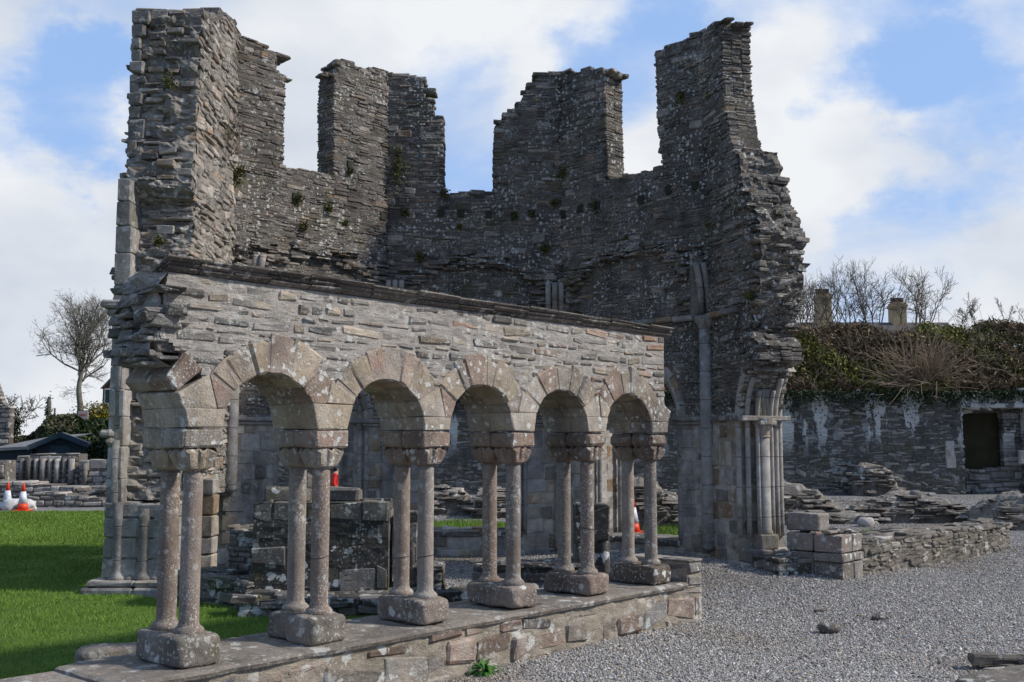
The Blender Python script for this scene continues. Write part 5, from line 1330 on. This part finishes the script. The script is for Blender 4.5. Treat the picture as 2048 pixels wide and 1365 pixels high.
def big_tree():
    Y = 90; b = at(157, 852, Y); root = thing('bare_tree', 'tall leafless tree with spreading fine branches on the hill left of the ruin', 'tree', b)
    H = at(154, 590, Y)[2]-b[2]; s = []; p = b.copy(); r = .30; tr = []
    d = np.array([.01, 0, 1.]); L_ = H*.44; n = 8
    q = p
    for i in range(n):
        q2 = p+np.array([.10*math.sin(i*1.1), .05*math.cos(i), L_*(i+1)/n]); tr.append((q, q2, r*(1-.45*i/n)*(1.25 if i == 0 else 1), r*(1-.45*(i+1)/n))); q = q2
    sticks('trunk', tr, 'bark', root, 10)
    top = q
    for k in range(9):
        an = k*2.4+rng.uniform(-.3, .3); el = rng.uniform(.75, 1.4) if k % 2 else rng.uniform(.3, .8)
        st_ = b+np.array([0, 0, L_*rng.uniform(.72, 1.0)]) if k < 7 else top
        e = np.array([math.cos(an)*math.cos(el), math.sin(an)*math.cos(el), math.sin(el)])
        grow(s, st_, e, H*.27, .10, 4, .42, .05, 4, .17, (2, 4), .74, .010)
    for k in range(4): grow(s, top, (rng.normal(0, .2), rng.normal(0, .2), 1), H*.26, .12, 4, .38, .06, 4, .14, (2, 4), .76, .010)
    # droopy side shoots low on the trunk
    for k in range(24): grow(s, b+np.array([0, 0, L_*rng.uniform(.35, .9)]), (rng.normal(0, 1), rng.normal(0, 1), -.1), 1.0, .02, 2, .5, -.12, 3, .2, rmin=.010)
    # trim to the crown's outline
    c = at(143, 668, Y); 
    s = [x for x in s if ((x[1][0]-c[0])/(at(226, 668, Y)[0]-c[0]))**2+((x[1][1]-Y)/4)**2+((x[1][2]-c[2])/(H*.345+(.0 if x[1][2] > c[2] else 1.6)))**2 < 1.0+.12*rng.normal()]
    sticks('crown', s, 'bark', root, 3)
big_tree()
M['redwall'] = simple_mat('dark_red_cladding', (.16, .030, .024), (.11, .022, .02), 3, .8, .1); M['white'] = simple_mat('white_paint', (.72, .72, .70), None, 3, .6, 0)
def red_house():
    Y = 80; a = at(204, 826, Y); t = at(226, 752, Y); root = thing('red_house', 'dark red gabled house on the hill partly hidden behind the ruin', 'house', a)
    w = 9; h1 = at(205, 778, Y)[2]; z0 = a[2]; zr = at(226, 745, Y)[2]
    mb = MB(); prism(mb, Frame((a[0], Y), (1, 0), (0, 1)), [(0, z0+.2), (w, z0+.2), (w, h1), (w-1.3, zr), (w/2, zr+1.6), (1.3, zr), (0, h1)], 0, 10); mb.build('wall', 'redwall', root)
    mb = MB(); prism(mb, Frame((a[0], Y), (1, 0), (0, 1)), [(-.15, h1), (0.02, h1), (1.32, zr+.02), (w/2, zr+1.62), (w-1.3, zr+.02), (w, h1), (w+.15, h1), (w-1.2, zr+.2), (w/2, zr+1.8), (1.2, zr+.2)], -.2, 10.2); mb.build('roof', 'slateroof', root)
    mb = MB(); prism(mb, Frame((a[0], Y), (1, 0), (0, 1)), [(-.1, z0-.3), (w+.1, z0-.3), (w+.1, z0+.2), (-.1, z0+.2)], -.05, 10.05); mb.build('base', 'white', root)
    for (x, z) in ((.5, 793), (1.6, 805)):
        zz = at(210, z, Y)[2]; g = Stones(); g.box((a[0]+x, Y-.02, zz), (.35, .06, .6), rc(), .01); f = g.build('window', 'white', root)
        g = Stones(); g.box((a[0]+x, Y-.06, zz), (.26, .06, .5), rc(), .01); g.build('pane', 'glass', f)
red_house()
def posts():
    for (u, v0, v1, r, lb) in ((97, 838, 795, .11, 'taller ivy-covered wooden post on the hill left of the bare tree'), (109, 836, 818, .06, 'shorter plain wooden post right of the ivy-covered one')):
        b = at(u, v0, 62); t = at(u, v1, 62); mb = MB(); lathe(mb, (b[0], b[1], b[2]-.4), [(r, 0), (r, .4+t[2]-b[2]), (r*.6, .45+t[2]-b[2])], 8); root = thing('post', lb, 'post', b); mb.build('pole', 'bark', root)
        if r > .1: leaves('ivy', (b+t)/2+rng.normal(0, 1, (500, 3))*np.array([.09, .09, .35])+np.array([0, 0, -.2]), .09, [(.03, .045, .015)], root)
    p = at(166, 832, 56); root = thing('small_sign', 'small pale square sign on a post at the foot of the bare tree', 'sign', p)
    g = Stones(); g.box(tuple(p), (.28, .02, .24), rc(), .01); g.build('board', simple_mat('pale_pink_board', (.62, .45, .42)), root)
    mb = MB(); lathe(mb, (p[0], p[1]+.04, p[2]-1.0), [(.03, 0), (.03, 1.1)], 8); mb.build('post', 'white', root)
    mb = MB()
    g = Stones(); g.box((p[0], p[1]-.025, p[2]+.05), (.18, .006, .03), rc(), .004); g.build('red_band', simple_mat('red_band', (.5, .08, .06)), root)
posts()
def shed():
    Y = 42; root = thing('garden_shed', 'dark blue-green wooden shed with a low pitched roof behind the shafted ruin wall', 'shed', at(80, 925, Y))
    m = simple_mat('dark_teal_boards', (.018, .035, .042), (.012, .024, .030), 3, .7, .3, stretch=(1, 1, 12)); mr = simple_mat('shed_felt_roof', (.20, .20, .20), None, 4, .8, .3); mf = simple_mat('shed_trim', (.035, .06, .08))
    ap = at(112, 868, Y); er = at(162, 888, Y); el = at(58, 892, Y); zb = -.1
    fr = Frame((el[0]+.15, Y+.3), (1, .36), (-.36, 1)); w = er[0]-el[0]-.3; a = ap[0]-el[0]-.15
    mb = MB(); prism(mb, fr, [(0, zb), (w, zb), (w, er[2]-.05), (a, ap[2]-.08), (0, el[2]-.05)], 0, 2.6); mb.build('wall', m, root)
    # roof: two slopes; the left one runs far to the left
    for (x0, z0, x1, z1) in ((-.3, el[2]-.06, a, ap[2]), (a, ap[2], w+.18, er[2]-.03)):
        mb = MB(); prism(mb, fr, [(x0, z0-.02), (x1, z1-.02), (x1, z1+.07), (x0, z0+.07)], -.35, 2.8); mb.build('roof', mr, root)
        mb = MB(); prism(mb, fr, [(x0, z0-.14), (x1, z1-.14), (x1, z1+.075), (x0, z0+.075)], -.40, -.355); mb.build('barge_board', mf, root)
    b = at(-20, 897, Y-.2); c = at(58, 893, Y-.2); mb = MB(); mb.add([b, c, c+np.array([.9, 4, .55]), b+np.array([.9, 4, .55]), b-[0, 0, .12], c-[0, 0, .12]], [(0, 1, 2, 3), (4, 5, 1, 0)]); mb.build('lean_to_roof', mr, root)
    g = Stones(); fr2 = Frame((b[0], Y), (1, 0), (0, 1)); g.box(((c[0]-b[0])/2, .5, .6), ((c[0]-b[0])/2, .62+b[2]*.5-.35, .5), rc(), .01, 0, fr2); g.build('lean_to_wall', m, root)
    g = Stones(); g.box((w*.5, .9, -.02), (.4, .85, .03), rc(), .01, 0, fr); g.build('door', mf, root)
shed()
def bg_ruins():
    def wallpx(name, label, us, Y, vtop, zb=-.1, T=.8, shafts=0, hr=(.14, .26), lr=(.2, .5), mat='bg_ruin', plinth=True, rot=0.):
        a = at(us[0], 900, Y); b = at(us[1], 900, Y+rot); root = thing(name, label, 'ruin wall', (a[0], Y, 0))
        U = unit(a[:2], b[:2]); fr = Frame(a[:2], U, outn(U)); L_ = float(np.linalg.norm(b[:2]-a[:2])); k = len(vtop)
        tp = [(L_*i/(k-1), at(us[0]+(us[1]-us[0])*i/(k-1), v, Y+rot*i/(k-1))[2]) for i, v in enumerate(vtop)][::-1]
        g = Stones(); masonry(g, fr, (zb, max(t[1] for t in tp)), poly_spans([(0, zb-.2), (L_, zb-.2)]+tp), 0, T, 1, hr, lr, .02, .03, .012, .03, wav=.01, inset=.035, tilt=.05)
        g.build('wall', mat, root)
        zt = min(t[1] for t in tp)
        for s in range(shafts):
            u = L_*(.10+.8*s/(max(1, shafts-1))); mb = MB(); p = fr.W([(u, 0, -.05)])[0]; r = .10 if s % 2 else .07
            lathe(mb, (p[0], p[1], 0), [(r, .5), (r, zt*.97)], 10, rc(), .01); mb.build('shaft', 'bg_ruin', root, True)
        if plinth:
            g = Stones(); u = -.1
            while u < L_: l = rng.uniform(.4, .9); g.box((u+l/2, .22, -.12), (l/2, .24, .14), rc(), .03, .08, fr); u += l
            g.build('plinth', 'bg_ruin', root)
        return root
    wallpx('ruined_wall', 'low ruined wall carved with a row of clustered shafts, in front of the dark shed', (34, 158), 35, [915, 911, 908, 911, 909, 910], shafts=8)
    wallpx('ruined_wall', 'lower ruined wall stretching right from the shafted one towards the tall ruin', (160, 290), 34.5, [925, 925, 918, 917, 919], shafts=3)
    wallpx('ruined_wall', 'short ruined wall end at the left edge before the shed', (-40, 12), 33.5, [922, 921, 922], shafts=1)
    wallpx('ruined_pillar', 'tall ragged ruin fragment cut by the left edge of the view', (-60, 17), 46, [700, 745, 745, 770, 808, 815], T=.45, hr=(.08, .2), plinth=False)
    wallpx('ruined_footing', 'long pale stone footing course behind the two traffic cones', (-60, 230), 32.5, [964, 966, 965, 970, 975, 985, 990], T=1.2, hr=(.1, .2), plinth=False)
    wallpx('ruined_footing', 'lower broken footing nearer the gravel strip, left of the tall ruin', (60, 230), 30.5, [990, 985, 992, 998, 1000], T=.8, hr=(.1, .16), plinth=False)
    heap('rubble_core', 'sloping rubble bank at the far side of the lawn beside the tall ruin', [(130, 1000), (175, 985), (205, 968), (235, 960), (260, 965)], (31.2, 1.2), n=60, seed=12)
bg_ruins()
def cone_proto():
    root = thing('traffic_cone', '', 'traffic cone', (0, 0, 0), 'orange and white traffic cones')
    mo = simple_mat('cone_orange', (.72, .07, .02), (.62, .06, .02), 6, .45, 0); mw = simple_mat('cone_white_band', (.72, .73, .78), None, 6, .4, 0)
    g = MB(); g2 = Stones(); g2.box((0, 0, .015), (.21, .21, .015), rc(), .01); g2.build('foot', mo, root)
    rr = lambda z: .155-.13*z/.75
    mb = MB(); lathe(mb, (0, 0, 0), [(rr(.03), .03), (rr(.20), .20)], 24); mb.build('lower_band', mo, root, True)
    mb = MB(); lathe(mb, (0, 0, 0), [(rr(.20)+.002, .20), (rr(.52)+.002, .52)], 24); mb.build('white_band', mw, root, True)
    mb = MB(); lathe(mb, (0, 0, 0), [(rr(.52), .52), (rr(.74), .74), (.018, .75)], 24); mb.build('tip', mo, root, True)
    return root
cone = cone_proto()
def place(root, loc, label, s=1.):
    root.location = loc; root['label'] = label; root.scale = (s, s, s)
def dup(root):
    r = root.copy(); COL.objects.link(r)
    for ch in list(root.children):
        c = ch.copy(); COL.objects.link(c); c.parent = r; c.matrix_parent_inverse = ch.matrix_parent_inverse.copy()
    return r
c2_ = dup(cone); c3_ = dup(cone)
p = on_z(14, 1019, .02); place(cone, (p[0], p[1], .02), 'left traffic cone of the two beyond the lawn, partly hidden by white sacks')
p = on_z(45, 1022, .02); place(c2_, (p[0], p[1], .02), 'right traffic cone of the two beyond the lawn')
p = on_z(1266, 1068, .0); place(c3_, (p[0], p[1], .02), 'lone traffic cone half hidden behind the last column pair')
msk = simple_mat('white_sacking', (.62, .61, .58), (.45, .44, .41), 8, .8, .5)
for i, (u, s, lb) in enumerate(((2, .3, 'crumpled white sack at the left edge before the cones'), (28, .28, 'crumpled white sack lying between the two cones'), (60, .22, 'small white sack lying right of the cones'))):
    p = on_z(u, 1020, .0); o = fractal_rock('sack', msk, ((p[0], p[1]-.1, .10), (s, .22, .13+.02*i), .2*i), .5, 5, 3, 40+i, boxy=2.6); tag(o, lb, 'sack')

# ================================================================== PERSON
def person():
    Y = 26.; top = at(667, 930, Y); H = top[2]; X = top[0]+.05
    root_name = 'person'
    def skin(name, pts, edges, rad, mat, parent=None, lev=2, root=0):
        me = bpy.data.meshes.new(name); me.from_pydata([tuple(p) for p in pts], edges, []); o = bpy.data.objects.new(name, me); COL.objects.link(o)
        sk = o.modifiers.new('s', 'SKIN'); 
        for i, r in enumerate(rad):
            r = r if isinstance(r, tuple) else (r, r); me.skin_vertices[0].data[i].radius = r
            me.skin_vertices[0].data[i].use_root = (i == root)
        ss = o.modifiers.new('b', 'SUBSURF'); ss.levels = lev; ss.render_levels = lev
        dg = bpy.context.evaluated_depsgraph_get(); m2 = bpy.data.meshes.new_from_object(o.evaluated_get(dg)); bpy.data.objects.remove(o)
        m2.polygons.foreach_set('use_smooth', [True]*len(m2.polygons)); m2.materials.clear()
        return link(name, m2, mat, parent)
    s = H/1.60
    def B(x, y, z): return (X+x*s, Y+y*s, z*s)
    # facing right and away, head bowed
    pts = [B(0,0,.86), B(0,0,1.05), B(.01,0,1.25), B(.02,-.0,1.34), B(.04,0,1.42), B(.06,0,1.50),
           B(.0,-.09,.82), B(.03,-.10,.46), B(-.02,-.10,.08), B(.12,-.10,.03),
           B(.0,.09,.82), B(.0,.10,.46), B(-.05,.10,.08), B(.09,.10,.03),
           B(.02,-.17,1.30), B(-.02,-.23,1.04), B(.12,-.20,.86), B(.17,-.18,.81),
           B(.02,.17,1.30), B(-.0,.23,1.04), B(.13,.20,.86), B(.18,.18,.81)]
    ed = [(0,1),(1,2),(2,3),(3,4),(4,5),(0,6),(6,7),(7,8),(8,9),(0,10),(10,11),(11,12),(12,13),(3,14),(14,15),(15,16),(16,17),(3,18),(18,19),(19,20),(20,21)]
    rad = [.13,.125,.14,.09,.05,.085, .09,.06,.045,.04, .09,.06,.045,.04, .06,.047,.033,.03, .06,.047,.033,.03]
    rad = [(r*s, r*s) for r in rad]
    sk_m = simple_mat('skin', (.45, .27, .19), None, 5, .5, 0)
    body = skin('person', pts, ed, rad, sk_m); tag(body, 'person in a red jacket with dark hair standing inside the ruin, seen behind the columns', 'person')
    rj = simple_mat('red_jacket', (.62, .03, .02), (.5, .025, .018), 6, .6, .2)
    jp = [pts[0], pts[1], pts[2], pts[3], pts[14], pts[15], pts[16], pts[18], pts[19], pts[20], B(0, 0, .78)]
    skin('jacket', jp, [(10,0),(0,1),(1,2),(2,3),(3,4),(4,5),(5,6),(3,7),(7,8),(8,9)], [(r*s, r*s) for r in (.16,.155,.165,.105,.08,.066,.05,.08,.066,.05,.165)], rj, body)
    tr = simple_mat('dark_trousers', (.03, .035, .05))
    skin('trousers', [B(0,0,.84), pts[6], pts[7], B(-.02,-.10,.10), pts[10], pts[11], B(-.05,.10,.10)], [(0,1),(1,2),(2,3),(0,4),(4,5),(5,6)], [(r*s, r*s) for r in (.15,.105,.075,.06,.105,.075,.06)], tr, body)
    hr_ = simple_mat('dark_hair', (.012, .010, .009), None, 5, .5, .2)
    skin('hair', [B(.045,0,1.52), B(.0,0,1.46), B(-.02,0,1.36)], [(0,1),(1,2)], [(.108*s,.108*s),(.09*s,.09*s),(.055*s,.055*s)], hr_, body)
    hd = fractal_rock('nose', sk_m, ((X+.155*s, Y, 1.475*s), (.02*s, .015*s, .025*s), 0), .0, 3, 1, 1, boxy=2); setp(hd, body)
    for k in (-1, 1):
        e = fractal_rock('eye', simple_dark, ((X+.138*s, Y+.03*k*s, 1.50*s), (.009*s, .012*s, .008*s), 0), .0, 3, 1, 1, boxy=2); setp(e, body)
        for f in range(5):
            pass
        pb = B(.17, .18*k, .81); fs = []
        for f in range(4): q = np.array(pb)+np.array([.01+.012*f, 0, -.02])*s; fs += [(q, q+np.array([.018, -.008*k, -.045])*s, .009*s, .008*s), (q+np.array([.018, -.008*k, -.045])*s, q+np.array([.012, -.014*k, -.075-.005*(f % 3)])*s, .008*s, .006*s)]
        q = np.array(pb)+np.array([.045, 0, .0])*s; fs.append((q, q+np.array([.03, 0, -.03])*s, .010*s, .008*s))
        sticks('fingers', fs, sk_m, body, 6)
        g = Stones(); g.box(B(.05+(0 if k < 0 else -.03), .10*k, .03), (.13*s, .045*s, .035*s), rc(), .02); g.build('shoe', simple_dark, body)
person()
